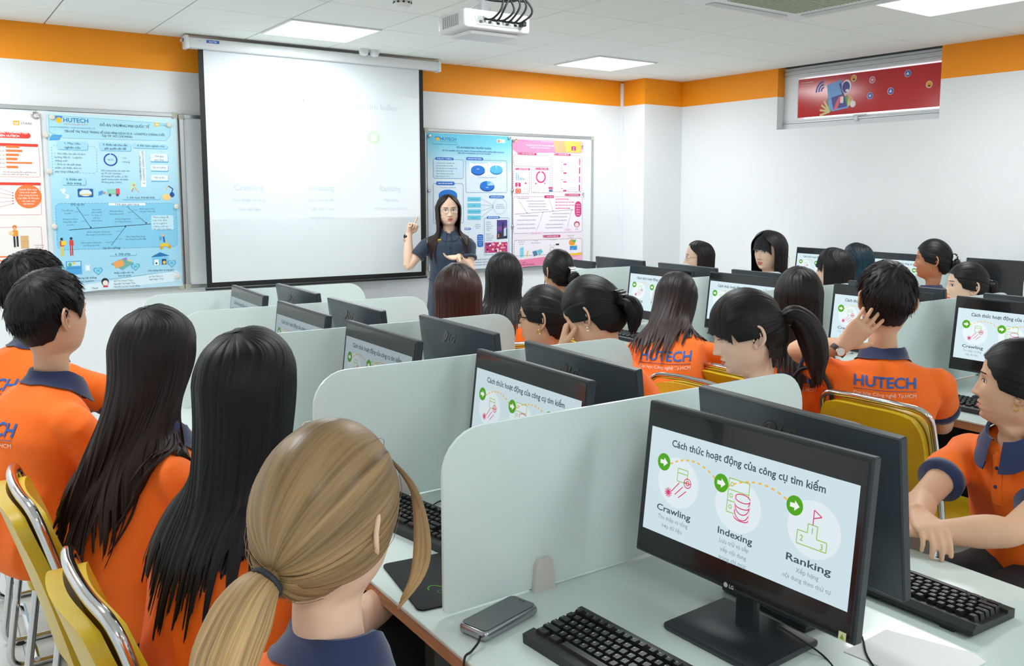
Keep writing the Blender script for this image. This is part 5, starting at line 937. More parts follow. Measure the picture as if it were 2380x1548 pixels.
def grid_mesh(mb, rows, m, v1=1, skip=None, uv0=0):
    """rows[strand][step] world points -> surface with uv along the strand"""
    ns, nv = len(rows), len(rows[0]); vs = [p for r in rows for p in r]; uv = [(uv0+i/(ns-1), v1*j/(nv-1)) for i in range(ns) for j in range(nv)]; fs = []
    for i in range(ns-1):
        for j in range(nv-1):
            if skip and skip(i, j): continue
            a = i*nv+j; fs.append((a, a+1, a+nv+1, a+nv))
    mb.add(vs, fs, m, None, uv)
def hair_long(mb, H, m, bvh, rn, L=.30, A=112, inflate=.014, wave=0, wfreq=22, sway=(0, 0, 0), gather=0, rag=.10, ncl=26, layers=2, ns=190, part=0., face=.0, vol=.0, uplift=0., flare=0.):
    Hi = H.inverted(); Z = V((0, 0, 1)); sd = rn.uniform(0, 50)
    for lay in range(layers):
        rows = []; cl = []; off = rn.uniform(0, 1)
        for i in range(ns+1):
            s = -1+2*i/ns; k = (s+1)/2*ncl+off+1.6*noise.noise(V((s*ncl*.13, sd+4, lay))); fr = k-math.floor(k); cl.append(math.floor(k)); sc = s+(math.floor(k)+.5-k)/ncl*2
            Ls = L*(1+rag*noise.noise(V((math.floor(k)*3.7, sd, lay)))+rag*.5*noise.noise(V((s*40, sd, 1))))*(1-.10*abs(s)**3)*(1-.06*lay)
            P = []; clump = 0
            def loc(th, s):
                w_ = ss(radians(28), radians(82), th); ph = radians(180*s*(1-w_)+A*s*w_); pt = part*(1-ss(0, radians(60), th))
                d = V((sin(th)*sin(ph), -sin(th)*cos(ph), cos(th))); tl = .26*(1-ss(0, 1.3, th)); d = V((d.x, d.y*cos(tl)-d.z*sin(tl), d.y*sin(tl)+d.z*cos(tl))); r = skull_r(d); nz = ss(0, .45, th)
                ex = inflate*(.55+.45*ss(0, .8, th))+nz*.0018*noise.noise(V((s*34, sd, th*.8)))+nz*.0035*noise.noise(V((s*9, sd+7, th*.6)))-lay*.008+vol*ss(.4, 1.5, th)
                return d*(r+ex)+V((pt, -.004, 0))
            TH = radians(103); n1 = 15
            for j in range(n1+1): P.append(H @ loc(.03+(TH-.03)*j/n1, s))
            dirn = (P[-1]-P[-2]).normalized(); n2 = max(6, int(Ls/.016)); p = P[-1].copy(); cen = H @ V((0, -.03, -.03))
            st = Ls/n2
            for j in range(n2):
                q = (j+1)/n2; g = V((sway[0], sway[1], -1)); dirn = (dirn*.62+g.normalized()*.38).normalized(); p = p+dirn*st
                if gather: ax = cen+V((sway[0], sway[1], 0))*(cen.z-p.z); t_ = V((ax.x-p.x, ax.y-p.y, 0)); p = p+t_*gather*st
                if bvh:
                    h_ = bvh.find_nearest(p)
                    if h_[0] is not None and (p-h_[0]).dot(h_[1]) < .012+.004*lay*-1: p = h_[0]+h_[1]*(.013-.004*lay)
                P.append(p.copy())
            for _ in range(7):
                for j in range(n1-2, len(P)-1): P[j] = P[j]*.5+(P[j-1]+P[j+1])*.25
            if bvh:
                for j in range(n1, len(P)):
                    h_ = bvh.find_nearest(P[j])
                    if h_[0] is not None and (P[j]-h_[0]).dot(h_[1]) < .008: P[j] = h_[0]+h_[1]*(.009-.003*lay)
            # clumps and waves on the hanging part
            N = len(P); out = []
            for j, q in enumerate(P):
                v_ = j/(N-1); t_ = max(0, (j-n1*.6)/(N-n1*.6))
                d = (q-cen); d.z = 0; d = d.normalized() if d.length > 1e-5 else V((0, 1, 0)); tg = Z.cross(d)
                a = wave*t_*sin(t_*L*wfreq+sc*5+sd)*1.0; b = wave*.8*t_*cos(t_*L*wfreq*1.1+sc*9+sd*2)
                bulge = (.0038*t_**.6)*(1-abs(2*fr-1)**2)-.002*t_; qq = q+tg*a+d*(b+bulge+.0012*noise.noise(V((s*70, v_*3, sd)))+flare*t_*t_)
                if bvh and wave and j > n1:
                    h_ = bvh.find_nearest(qq)
                    if h_[0] is not None and (qq-h_[0]).dot(h_[1]) < .007: qq = h_[0]+h_[1]*(.008-.003*lay)
                out.append(qq)
            rows.append(out)
        mx = max(len(r) for r in rows)
        R = []
        for r in rows:
            n = len(r); q = []
            for j in range(mx): f = j*(n-1)/(mx-1); a = int(f); b = min(a+1, n-1); q.append(r[a].lerp(r[b], f-a))
            R.append(q)
        # close each clump towards its middle at the tips
        idx = {}
        for i, c in enumerate(cl): idx.setdefault(c, []).append(i)
        for c, ii in idx.items():
            for j in range(int(mx*.55), mx):
                t_ = max(0, (j/(mx-1)-.55)/.45); mid = sum((R[i][j] for i in ii), V())/len(ii)
                for i in ii: R[i][j] = R[i][j].lerp(mid, .62*t_**3)
        grid_mesh(mb, R, m, 1, skip=lambda i, j: cl[i] != cl[i+1] and j > mx*.84)
    # loose strands
    for k in range(14):
        i = rn.randrange(4, ns-4); r = rows[i]; j0 = rn.randrange(6, 12); pts = [r[j]+V((rn.uniform(-.006, .006), rn.uniform(-.006, .006), 0))*(1+.1*j)+V((0, 0, .002)) for j in range(j0, len(r), 4)]
        if len(pts) > 3: sweep(mb, smooth_path(pts, 2), [.0011*(1-.7*q/(len(pts)*2)) for q in range(2*(len(pts)-1)+1)], m, 4)
def hairline(ph, fhead=.058, nape=-.088):
    """height of the hairline at azimuth ph degrees (0 back, 180 front)"""
    a = abs(ph); K = [(0, nape), (35, nape+.004), (60, -.066), (78, -.018), (90, .014), (102, .004), (110, -.012), (119, .012), (134, .034), (152, fhead-.004), (180, fhead)]
    for p, q in zip(K, K[1:]):
        if a <= q[0]: t = (a-p[0])/(q[0]-p[0]); t = t*t*(3-2*t); return p[1]+(q[1]-p[1])*t
    return fhead
def hl_dir(ph, z):
    c = cos(radians(ph)); Yr = SKF if c < 0 else SKB; k = sqrt(max(.02, 1-(z/(SKZ if z > 0 else .122))**2)); return V((SKX*k*sin(radians(ph)), -Yr*k*c, z))
def hair_tied(mb, H, m, rn, G=(0, -.095, .0), inflate=.010, ns=200, fhead=.058, loose=.0025, front=True):
    sd = rn.uniform(0, 40); Gd = V(G).normalized(); Gp = V(G); rows = []; nv = 22
    for i in range(ns+1):
        ph = -180+360*i/ns; z = hairline(ph, fhead)+.002*noise.noise(V((ph*.2, sd, 0))); p0 = hl_dir(ph, z); d0 = p0.normalized(); row = []
        for j in range(nv+1):
            t = j/nv; th = math.acos(max(-1, min(1, d0.dot(Gd))))
            d = (d0*sin((1-t)*th)+Gd*sin(t*th))/sin(th) if th > .01 else Gd; d.normalize(); r = skull_r(d)
            e = inflate*ss(-.05, .5, t)*(1-.45*ss(.75, 1, t))+.0045+loose*noise.noise(V((ph*.10, t*1.2, sd)))*ss(0, .3, t)+.0012*noise.noise(V((ph*.55, t, sd+3)))
            p = d*(r+e); p = p.lerp(Gp+(p-Gp)*.25, ss(.86, 1, t)); row.append(H @ p)
        rows.append(row)
    grid_mesh(mb, rows, m, .45)
    for k in range(12):
        i = rn.randrange(0, ns); r = rows[i]; pts = [r[j]+(r[j]-H.translation).normalized()*(.002+.003*rn.random()) for j in range(0, nv, 3)]; sweep(mb, smooth_path(pts, 2), .0004, m, 4)
def tail(mb, pts, rads, m, rn, n=44, ridge=.12, tips=9):
    P = smooth_path(pts, 5); N = len(P); sd = rn.uniform(0, 30); R = []
    u = V((1, 0, 0)); vs = []; uv = []
    for i in range(N):
        t = (P[min(i+1, N-1)]-P[max(i-1, 0)]).normalized(); u = (u-t*u.dot(t)).normalized(); w_ = t.cross(u); f = i/(N-1)*(len(rads)-1); a = int(f); b = min(a+1, len(rads)-1); r = rads[a]+(rads[b]-rads[a])*(f-a)
        for k in range(n+1):
            q = 2*pi*k/n; e = 1+ridge*noise.noise(V((cos(q)*3.2, sin(q)*3.2, sd+i*.06)))+ridge*.8*noise.noise(V((cos(q)*9, sin(q)*9, sd+9))); vs.append(P[i]+u*(r*e*cos(q))+w_*(r*e*sin(q)*.8)); uv.append((.45*k/n, .3+.7*i/(N-1)))
    fs = [(i*(n+1)+k, i*(n+1)+k+1, (i+1)*(n+1)+k+1, (i+1)*(n+1)+k) for i in range(N-1) for k in range(n)]; mb.add(vs, fs, m, None, uv)
    e = P[-1]; t = (P[-1]-P[-2]).normalized(); r = rads[-1]
    for k in range(tips):
        q = rn.uniform(0, 2*pi); o = (u*cos(q)+w_*sin(q))*r*rn.uniform(.2, .85); L = rn.uniform(.02, .045); sweep(mb, [e+o-t*.04, e+o, e+o*.9+t*L*.6, e+o*.8+t*L], [r*.5, r*.42, r*.2, .0006], m, 6)
def bun(mb, C_, ax, r, m, rn):
    """coiled bun round the axis ax"""
    ax = V(ax).normalized(); u = ax.orthogonal().normalized(); w_ = ax.cross(u); P = []
    for k in range(15): a = k*.62; q = k/14; P.append(V(C_)+(u*cos(a)+w_*sin(a))*(r*.78*(1-.62*q))+ax*(r*.55*q))
    tail(mb, P, [r*.30, r*.50, r*.52, r*.5, r*.42, r*.25], m, rn, 26, .18, 5)
    ball(mb, C_, (r*.75, r*.75, r*.7), m, 12)
def hair_short(mb, H, m, rn, n=900, Lh=.034, vol=.018, curly=.0, fade=True):
    sd = rn.uniform(0, 40); rows = []; ns, nv = 150, 20
    W_ = V((.01, -.055, .088)).normalized()          # whorl
    def zl(ph): return hairline(ph, .056, -.086)+.006*noise.noise(V((ph*.08, sd, 0)))
    for i in range(ns+1):
        ph = -180+360*i/ns; d1 = hl_dir(ph, zl(ph)).normalized(); row = []
        for j in range(nv+1):
            t = j/nv; th = math.acos(max(-1, min(1, W_.dot(d1)))); d = (W_*sin((1-t)*th)+d1*sin(t*th))/sin(th); d.normalize(); e = vol*(1-ss(.50, .95, t))*.8+.0035-.002*ss(.9, 1, t)+.004*noise.noise(d*14+V((sd, 0, 0)))*(1-ss(.6, 1, t)); row.append(H @ (d*(skull_r(d)+e)))
        rows.append(row)
    grid_mesh(mb, rows, m, .4)
    for k in range(n):
        ph = rn.uniform(-180, 180); t = rn.random()**.75; d1 = hl_dir(ph, zl(ph)).normalized(); th = math.acos(max(-1, min(1, W_.dot(d1)))); d = ((W_*sin((1-t)*th)+d1*sin(t*th))/sin(th)).normalized()
        dn = ((W_*sin((1-t-.03)*th)+d1*sin((t+.03)*th))/sin(th)).normalized(); tg = (dn-d).normalized(); sw = d.cross(tg)*(rn.uniform(-.28, .28)+curly*rn.uniform(-1, 1)); tg = (tg+sw+V((0, .25, 0))*(1-t)*(1 if d.y > .03 else 0)).normalized()
        k_ = 1-ss(.52, .90, t)*.82 if fade else 1; L = Lh*k_*rn.uniform(.7, 1.25); b = d*(skull_r(d)+vol*.62*(1-ss(.55, 1, t)))
        lift = (.02+.13*rn.random())*(1-ss(.5, 1, t)*.8)+curly*.22; p1 = b+(tg*.6+d*lift)*L*.5; p2 = p1+(tg*.95-d*(.05+curly*.35)+V((0, 0, -.25)))*L*.55
        w_ = rn.uniform(.0012, .0028)*k_+.0004; P = smooth_path([H @ b, H @ p1, H @ p2], 3); sweep(mb, P, [w_, w_*1.05, w_*.95, w_*.8, w_*.6, w_*.35, .0003], m, 5, cap=False)
def bangs(mb, H, m, rn, z_end=.012, spread=58, n=70, swoop=0):
    sd = rn.uniform(0, 30); rows = []
    for i in range(n+1):
        s = -1+2*i/n; ph = radians(180+spread*s); row = []; ze = z_end+.006*noise.noise(V((s*14, sd, 0)))-.034*abs(s)**3
        for j in range(15):
            t = j/14; th = radians(14+70*t) if t < 1 else radians(84); z = SKZ*cos(th)
            z = max(z, ze) if t < .5 else z
            d = V((sin(th)*sin(ph), -sin(th)*cos(ph), cos(th))); r = skull_r(d)+.0105+.0022*noise.noise(V((s*26, sd, t)))
            p = d*r; q = ss(.45, 1, t); pz = p.z*(1-q)+ze*q; p = V((p.x*(1+.02*q)+swoop*q*.02, max(p.y, (face_y(min(.07, abs(p.x)), max(pz, -.01))+.009)*q), pz)); row.append(H @ p)
        rows.append(row)
    grid_mesh(mb, rows, m, .5)
def glasses(mb, H, m, r=.021, t=.0011, shape='round'):
    for s in (-1, 1):
        cx = s*.031; y = face_y(.03, -.003)+.013
        P = [(cx+r*cos(a)*1.08, y+.0-(abs(r*cos(a)+cx)-.03)*.18, -.006+r*.88*sin(a)) for a in [2*pi*k/24 for k in range(24)]]
        if shape == 'square': P = [(cx+x, y-(abs(cx+x)-.03)*.18, -.006+z) for x, z in rr_pts(-r*1.15, -r*.8, r*2.3, r*1.6, r*.45, 5)]
        sweep(mb, P, t, m, 6, M=H, closed=True)
        sweep(mb, smooth_path([(s*(.031+r*1.1), y-.006, .002), (s*.072, y-.03, .001), (s*.079, .0, -.001), (s*.081, -.022, -.006)], 4), t*1.1, m, 6, M=H)
        mb.add([V(p)+V((0, -.0004, 0)) for p in P], [tuple(range(len(P)))], mat('#eef4f4', .04, alpha=.10), H)
    sweep(mb, smooth_path([(-.0105, face_y(0, 0)+.006, .0), (0, face_y(0, 0)+.009, .002), (.0105, face_y(0, 0)+.006, .0)], 3), t, m, 6, M=H)

def person(label, head, bf, hf=None, hp=0, hr=0, lean=.10, sex='f', sc=1.0, sk='fair', hair='soft', style=None, arms={}, top='polo', detail=1.0, legs=True, back_text=False, stand=False, vox=.0075, gaze=0, lids=1, extras=(), group='students in orange polo shirts', front_view=True, seat=.47, shrug=0, jaw=1.0, sh_w=None, neck_off=(0, 0), hipside=0, thick=1.0, ears=True, nku=.195, nkf=0, tz=-.115, shw=1.0):
    rn = random.Random(sum(ord(c)*(k+1) for k, c in enumerate(label))); hf = bf if hf is None else hf
    a = radians(bf); f = V((sin(a), cos(a), 0)); r = V((cos(a), -sin(a), 0)); Z = V((0, 0, 1)); head = V(head)
    h = radians(hf); HR = Rz(-h) @ Rx(-radians(hp)) @ Ry(radians(hr)); H = Matrix.Translation(head) @ HR @ Matrix.Scale(sc, 4)
    male = sex == 'm'; SW = sh_w or (.178 if male else .158)
    nk = head-Z*nku*sc-f*(.022+nkf+.12*max(0, lean-.1))+r*neck_off[0]+f*neck_off[1]              # base of the neck
    if stand: hip = V((nk.x, nk.y, nk.z-.50))-f*.02
    else: hip = V((nk.x, nk.y, seat+.10))-f*lean+r*hipside
    O = V((hip.x, hip.y, 0)); root = thing('person', label, 'person', O, 0, group)
    sp = lambda t: hip.lerp(nk, t)-f*(.035*4*t*(1-t)*(1 if not stand else .0))+f*.02*t
    # ---- shirt
    mb = MB(); b_ = .014; W = lambda w_, d_: (d_*thick+b_, w_+b_)
    if top == 'dress': prof = [(-.06, .150, .118), (.05, .148, .112), (.25, .128, .098), (.45, .135, .102), (.66, .150, .112), (.82, .150, .098), (.91, .118, .076), (.97, .070, .055), (1.0, .050, .046)]
    else: prof = [(-.10, .165, .125), (.0, .168, .128), (.2, .158, .120), (.45, .152, .112), (.66, SW-.006, .116), (.82, SW-.012, .100), (.90, SW*.76, .080), (.965, .078, .060), (1.01, .056, .052)]
    tx = [(t, w_, d_) for t, w_, d_ in prof]; sweep(mb, [sp(t) for t, _, _ in tx], [W(w_, d_) for _, w_, d_ in tx], M_SHIRT, 26, up=f)
    joints = {}
    up = (nk-hip).normalized()
    for s in (-1, 1):
        A_ = dict(e=(.06, .05, -.26), w=(.24, -.10, .02), d=(.9, -.3, -.1), n=(0, 0, -1), c=(.45, .5, .55, .6), t=.4); A_.update(arms.get('L' if s < 0 else 'R', {}))
        sj = sp(.835)+r*(s*(SW-.004))+Z*A_.get('lift', 0)
        def W_(v_, o_): return V(v_[1:]) if v_[0] == 'w' else o_+f*v_[0]+r*(v_[1]*s)+Z*v_[2]
        el = W_(A_['e'], sj); d_ = el-sj; el = sj+d_.normalized()*min(.285, max(.24 if not A_.get('raw') else .14, d_.length)); wr = W_(A_['w'], el); d_ = wr-el; wr = el+d_.normalized()*min(.25, max(.215 if not A_.get('raw') else .16, d_.length))
        joints[s] = (sj, el, wr, A_)
        ad = (el-sj).normalized(); inn = sp(.80)+r*(s*.07); k = .60 if top != 'dress' else .52; rs = .057 if male else .050
        pts = [inn, sj-Z*.012, sj+ad*.06-Z*.004, sj.lerp(el, .40), sj.lerp(el, k)]; sweep(mb, smooth_path(pts, 3), [rs*(.85+.15*min(1, q/4))*(1+.16*max(0, q-5)/8) for q in range(13)], M_SHIRT, 18)
    vs, ns_, fs = remesh(mb, .0095 if detail >= .9 else .012, 5, .6)
    sd = rn.uniform(0, 90); out = []
    for p, n in zip(vs, ns_):
        rel = p-hip; q = V((rel.dot(f)*7, rel.dot(r)*7, rel.z*3.2+sd)); fold = 1-abs(noise.noise(q))*2.2; lowz = 1-ss(.0, .30, rel.z); w_ = .009+.012*lowz
        q2 = V((rel.dot(r)*16+rel.z*9, rel.z*5+sd, rel.dot(f)*12)); out.append(p+n*(w_*(max(-.6, fold)-.35)+.0035*noise.noise(q2)))
    mshirt = M_DRESS if top == 'dress' else (M_NAVY if top == 'navy' else M_SHIRT)
    mb = MB(); mb.add(out, fs, mshirt); bv = BVHTree.FromPolygons(out, fs); shirt = mb.build('dress' if top == 'dress' else 'polo_shirt', root, origin=O, sharp=0)
    # cuffs, collar, placket
    for s in (-1, 1):
        sj, el, wr, A_ = joints[s]; k = .60 if top != 'dress' else .52; c0 = sj.lerp(el, k-.035); c1 = sj.lerp(el, k+.055); rs = (.057 if male else .050)*1.15; mb = MB(); sweep(mb, [c0, c0.lerp(c1, .5), c1, c1-(c1-c0)*.03], [rs*1.0, rs*1.03, rs*1.03, rs*.86], M_NAVY if top != 'dress' else M_DRESS, 26); mb.build('sleeve_cuff', shirt, origin=O, sharp=0)
    mb = MB(); rows = []; cu = (head-nk).normalized(); cu = (cu*.55+Z*.6).normalized(); cr = r; cf = cu.cross(cr)*-1 if cu.cross(cr).dot(f) < 0 else cu.cross(cr)
    nkc = sp(1.0)+f*.004
    for i in range(61):
        ph = radians(-166+332*i/60); s_, c_ = sin(ph), -cos(ph); row = []; fr_ = ss(.3, .98, abs(ph)/radians(166))
        for (rr, zz) in ((.0525, .034), (.0535, .040), (.060, .041), (.068, .022), (.0745+.002*fr_, -.002-.012*fr_), (.0795+.004*fr_, -.010-.024*fr_), (.0770+.004*fr_, -.0115-.024*fr_), (.071+.002*fr_, -.004-.012*fr_)):
            k = (1.12 if male else 1.0)*(1+.0*fr_); p = nkc+cr*(rr*1.08*k*s_)+cf*(rr*k*c_*(.98 if c_ < 0 else 1.02))+Z*(zz-.020*ss(0, 1, c_)*1.0-(.012 if c_ > 0 else 0)*c_)
            if zz < .03:
                hh = bv.find_nearest(p)
                if hh[0] is not None and (p-hh[0]).dot(hh[1]) < .0045: p = hh[0]+hh[1]*.0055
            row.append(p)
        rows.append(row)
    if top in ('polo', 'navy'): grid_mesh(mb, rows, M_NAVY); mb.build('collar', shirt, origin=O, sharp=50)
    else: grid_mesh(mb, rows, M_DRESS); mb.build('collar', shirt, origin=O, sharp=50)
    def onshirt(p, dr, off=.003):
        hh = bv.ray_cast(p, dr, .5); return (hh[0]-dr*off) if hh[0] is not None else None
    if front_view:
        mb = MB(); pl = []
        for k in range(9): q = onshirt(nkc+f*.3-Z*(.035+.016*k), -f, .0025); pl.append(q) if q is not None else None
        if len(pl) > 3: sweep(mb, pl, [(.003, .014)]*len(pl), mshirt, 8, up=f); mb.build('placket', shirt, origin=O)
        for k in (2, 5):
            if len(pl) > k+1: mb = MB(); ball(mb, pl[k]+f*.003, .0052, M_NAVY if top != 'dress' else M_BLACK, 8); mb.build('button', shirt, origin=O)
    if back_text:
        mb = MB(); zc = nkc.z+tz
        for t_, dz, hgt, w2, col_, bd in (('HUTECH', 0, .036, .205, '#2b62b4', .02), ('Đại học Công nghệ Tp.HCM', -.030, .012, .205, '#f1ded2', 0)):
            gv, gf, x0, x1 = glyphs(t_, bd, 3); kx = w2/(x1-x0); ok = []
            bm = bmesh.new(); V_ = [bm.verts.new(((v[0]-x0)*kx-w2/2, v[1]*hgt/.727, 0)) for v in gv]
            for q in gf:
                try: bm.faces.new([V_[k] for k in q])
                except ValueError: pass
            for _ in range(2 if hgt > .02 else 0): bmesh.ops.subdivide_edges(bm, edges=[e for e in bm.edges if e.calc_length() > .008], cuts=1)
            bmesh.ops.triangulate(bm, faces=bm.faces); bm.verts.index_update(); P = []
            for v in bm.verts: p = nkc-f*.4+r*(v.co.x)+Z*(zc-nkc.z+dz+v.co.y); q = onshirt(p, f, .0028); P.append(q if q is not None else p+f*.3)
            mb.add(P, [[v.index for v in q.verts] for q in bm.faces], mat(col_, .7)); bm.free()
        ln = [onshirt(nkc-f*.4+r*(-.1025+.0205*k)+Z*(zc-nkc.z-.010), f, .003) for k in range(11)]
        if all(q is not None for q in ln): sweep(mb, ln, .0009, mat('#2b62b4', .7), 4)
        tag(mb.build('lettering', shirt, origin=O, sharp=0), 'blue and white HUTECH lettering on the back')
    # ---- body: head, neck, arms, hands in one mesh
    ms = SKIN[sk]; body = MB(); hd = MB(); mh = HAIR[hair]; head_geo(hd, ms, LIP[sk], mh, detail, jaw, gaze, lids, True, ears)
    B = Matrix.Translation(nkc+Z*.195*sc) @ (Rz(-a)) @ Matrix.Scale(sc, 4); hv = []
    for v in hd.v:
        p = V(v); w_ = ss(.112, .215, -p.z); q = (H @ p).lerp(B @ V((p.x, p.y-.004, p.z)), w_); hv.append(tuple(q))
    hd.v = hv; body.join(hd)
    am = MB(); sweep(am, [sp(.3), sp(.6), sp(.82), sp(.93)], [(.07, .10), (.08, .11), (.07, .12), (.04, .07)], ms, 14, up=f)
    hand_frames = {}
    for s in (-1, 1):
        sj, el, wr, A_ = joints[s]; k_ = 1.12 if male else 1.0; fl = (wr-el)
        P = smooth_path([sj-Z*.01, sj.lerp(el, .35), sj.lerp(el, .75), el, el+fl*.25, el+fl*.6, wr, wr+fl.normalized()*.012], 3); rr = [.044, .043, .041, .040, .039, .038, .036, .035, .0345, .034, .035, .037, .0385, .039, .038, .0345, .031, .028, .0255, .0235, .0225, .0225]
        sweep(am, [sp(.8)+r*(s*.06)]+P, [.04]+[q*k_ for q in rr], ms, 14)
        dv = V(A_['d'][1:]) if A_['d'][0] == 'w' else f*A_['d'][0]+r*(A_['d'][1]*s)+Z*A_['d'][2]; dv.normalize()
        nv_ = V(A_['n'][1:]) if A_['n'][0] == 'w' else f*A_['n'][0]+r*(A_['n'][1]*s)+Z*A_['n'][2]; zax = -(nv_-dv*nv_.dot(dv)).normalized(); xax = dv.cross(zax); Mh = Matrix((xax, dv, zax)).transposed().to_4x4(); Mh.translation = wr
        hand_frames[s] = Mh; sc_h = Matrix.Scale(1.08 if male else .96, 4); th_side = (-1 if s > 0 else 1) if xax.dot(r) > -2 else 1
        # thumb side: for a right hand with the palm down and fingers forward the thumb points to the body's left
        tmp_v = []; hand_geo(am, Mh @ sc_h, ms, -s, A_['c'], A_.get('spread', 1.0), A_.get('th', (.75, .55, -.25)), A_['t'])
    vs, ns_, fs = remesh(am, vox if vox else .006, 2, .45); body.add(vs, fs, ms); bo = body.build('body', root, origin=O, sharp=0)
    # ---- legs
    if legs:
        mb = MB(); k_ = 1.1 if male else 1
        for s in (-1, 1):
            if stand: P = [hip+r*(s*.08), hip+r*(s*.085)-Z*.42, V((hip.x, hip.y, .09))+r*(s*.09)]; R_ = [.055, .05, .036]
            else: kn = hip+f*.40+r*(s*.10)+Z*-.02; P = [hip+r*(s*.075)-Z*.01, hip.lerp(kn, .5)+r*(s*.01), kn, V((kn.x, kn.y, .30))+f*.0, V((kn.x, kn.y, .09))-f*.03]; R_ = [.095*k_, .082*k_, .062*k_, .055, .045]
            if stand: sweep(mb, P, R_, ms, 14)
            else: sweep(mb, smooth_path(P, 3), [R_[min(len(R_)-1, q//3)]*(1-(q % 3)/3)+R_[min(len(R_)-1, q//3+1)]*((q % 3)/3) for q in range(3*(len(P)-1)+1)], M_PANTS, 14)
        mb.build('legs' if stand else 'trousers', root if stand else root, origin=O, sharp=0)
        for s in (-1, 1):
            an = (V((hip.x, hip.y, 0))+r*(s*.09)) if stand else V((kn.x, kn.y, 0))-r*(.10)+r*(s*.10)-f*.03
            mb = MB(); sweep(mb, [an+Z*.05-f*.05, an+Z*.055, an+Z*.04+f*.08, an+Z*.03+f*.15, an+Z*.025+f*.18], [(.045, .034), (.05, .038), (.036, .042), (.028, .04), (.012, .022)], mat('#dcdcdc' if rn.random() < .6 else '#1c1c1e', .5), 14, up=Z); mb.build('shoe', root, origin=O)
    # ---- hair
    mb = MB()
    if style: style(mb, H, mh, bv, rn)
    mb.build('hair', root, origin=O, sharp=0)
    ctx = dict(root=root, H=H, O=O, f=f, r=r, nk=nkc, joints=joints, hands=hand_frames, bv=bv, rn=rn, hip=hip, sp=sp, shirt=shirt)
    for e in extras: e(ctx)
    return ctx
# accessories
def x_glasses(m, r=.021, t=.0011, shape='round'):
    def f(c): mb = MB(); glasses(mb, c['H'], m, r, t, shape); mb.build('glasses', c['root'], origin=c['O'])
    return f
def x_earring(sides=(-1, 1), m=None, r=.008):
    def f(c):
        for s in sides: mb = MB(); sweep(mb, [(s*.079, -.008+r*cos(a), -.044-r+r*sin(a)) for a in [2*pi*k/18 for k in range(18)]], .0012, m or mat('#d9b04a', .2, 1.0), 6, M=c['H'], closed=True); mb.build('earring', c['root'], origin=c['O'])
    return f
def x_claw(pos, ax, m, size=.04, teeth=5):
    """claw clip: two toothed jaws closing over the bun; pos and ax in the head frame"""
    def f(c):
        T = c['H'] @ Matrix.Translation(pos) @ V(ax).to_track_quat('Z', 'Y').to_matrix().to_4x4()
        for s in (-1, 1):
            mb = MB(); box(mb, (0, s*.006, size*.42), (size*1.5, .009, .010), m, .003, M=T)
            for k in range(teeth): x = (-.5+k/(teeth-1))*size*1.4; sweep(mb, smooth_path([(x, s*.006, size*.42), (x, s*size*.55, size*.30), (x, s*size*.75, -.002), (x, s*size*.55, -size*.3)], 4), [.0032*(1-.05*q) for q in range(13)], m, 6, M=T)
            mb.build('claw_clip', c['root'], origin=c['O'])
    return f
def x_tie(pos, r, m, ax=(0, -1, -.3)):
    def f(c): mb = MB(); T = c['H'] @ Matrix.Translation(pos) @ V(ax).to_track_quat('Z', 'Y').to_matrix().to_4x4(); sweep(mb, [(r*cos(a), r*sin(a), 0) for a in [2*pi*k/20 for k in range(20)]], .0042, m, 8, M=T, closed=True); mb.build('hair_tie', c['root'], origin=c['O'])
    return f
def x_watch(s, strap, face, off=-.015, lab=None, rad=(.0285, .0225)):
    def f(c):
        Mh = c['hands'][s]; mb = MB(); sweep(mb, [(rad[0]*cos(a), off, rad[1]*sin(a)) for a in [2*pi*k/28 for k in range(28)]], (.0016, .009), strap, 8, M=Mh, closed=True, up=(1, 0, 0)); o = mb.build('wristwatch', c['root'], origin=c['O'])
        mb = MB(); lathe(mb, [(.017, 0), (.0175, .006), (.015, .0085)], face, 24, Mh @ Matrix.Translation((0, off, rad[1]))); lathe(mb, [(.0135, .0086), (.013, .009)], mat('#e8ecee', .1), 24, Mh @ Matrix.Translation((0, off, rad[1]))); mb.build('watch_case', o, origin=(0, 0, 0)) if False else mb.build('watch_case', o, origin=c['O'])
    return f
def x_band(s, off, m, t=.002, rad=(.030, .0235), nm='bracelet'):
    def f(c): mb = MB(); sweep(mb, [(rad[0]*cos(a), off+.003*sin(a*2), rad[1]*sin(a)) for a in [2*pi*k/28 for k in range(28)]], t, m, 8, M=c['hands'][s], closed=True); mb.build(nm, c['root'], origin=c['O'])
    return f
# ------------------------------------------------------------------ the class
desk_arm = dict(e=(.13, .03, -.22), w=(.20, -.06, .0), d=(.95, -.25, -.15), n=(0, 0, -1), c=(.5, .5, .55, .6))
def hz(crown, sc=1.0, up=.118): return (crown[0], crown[1], crown[2]-up*sc)
BLK = mat('#111214', .35); WCL = mat('#dfe3e6', .15, coat=.5)
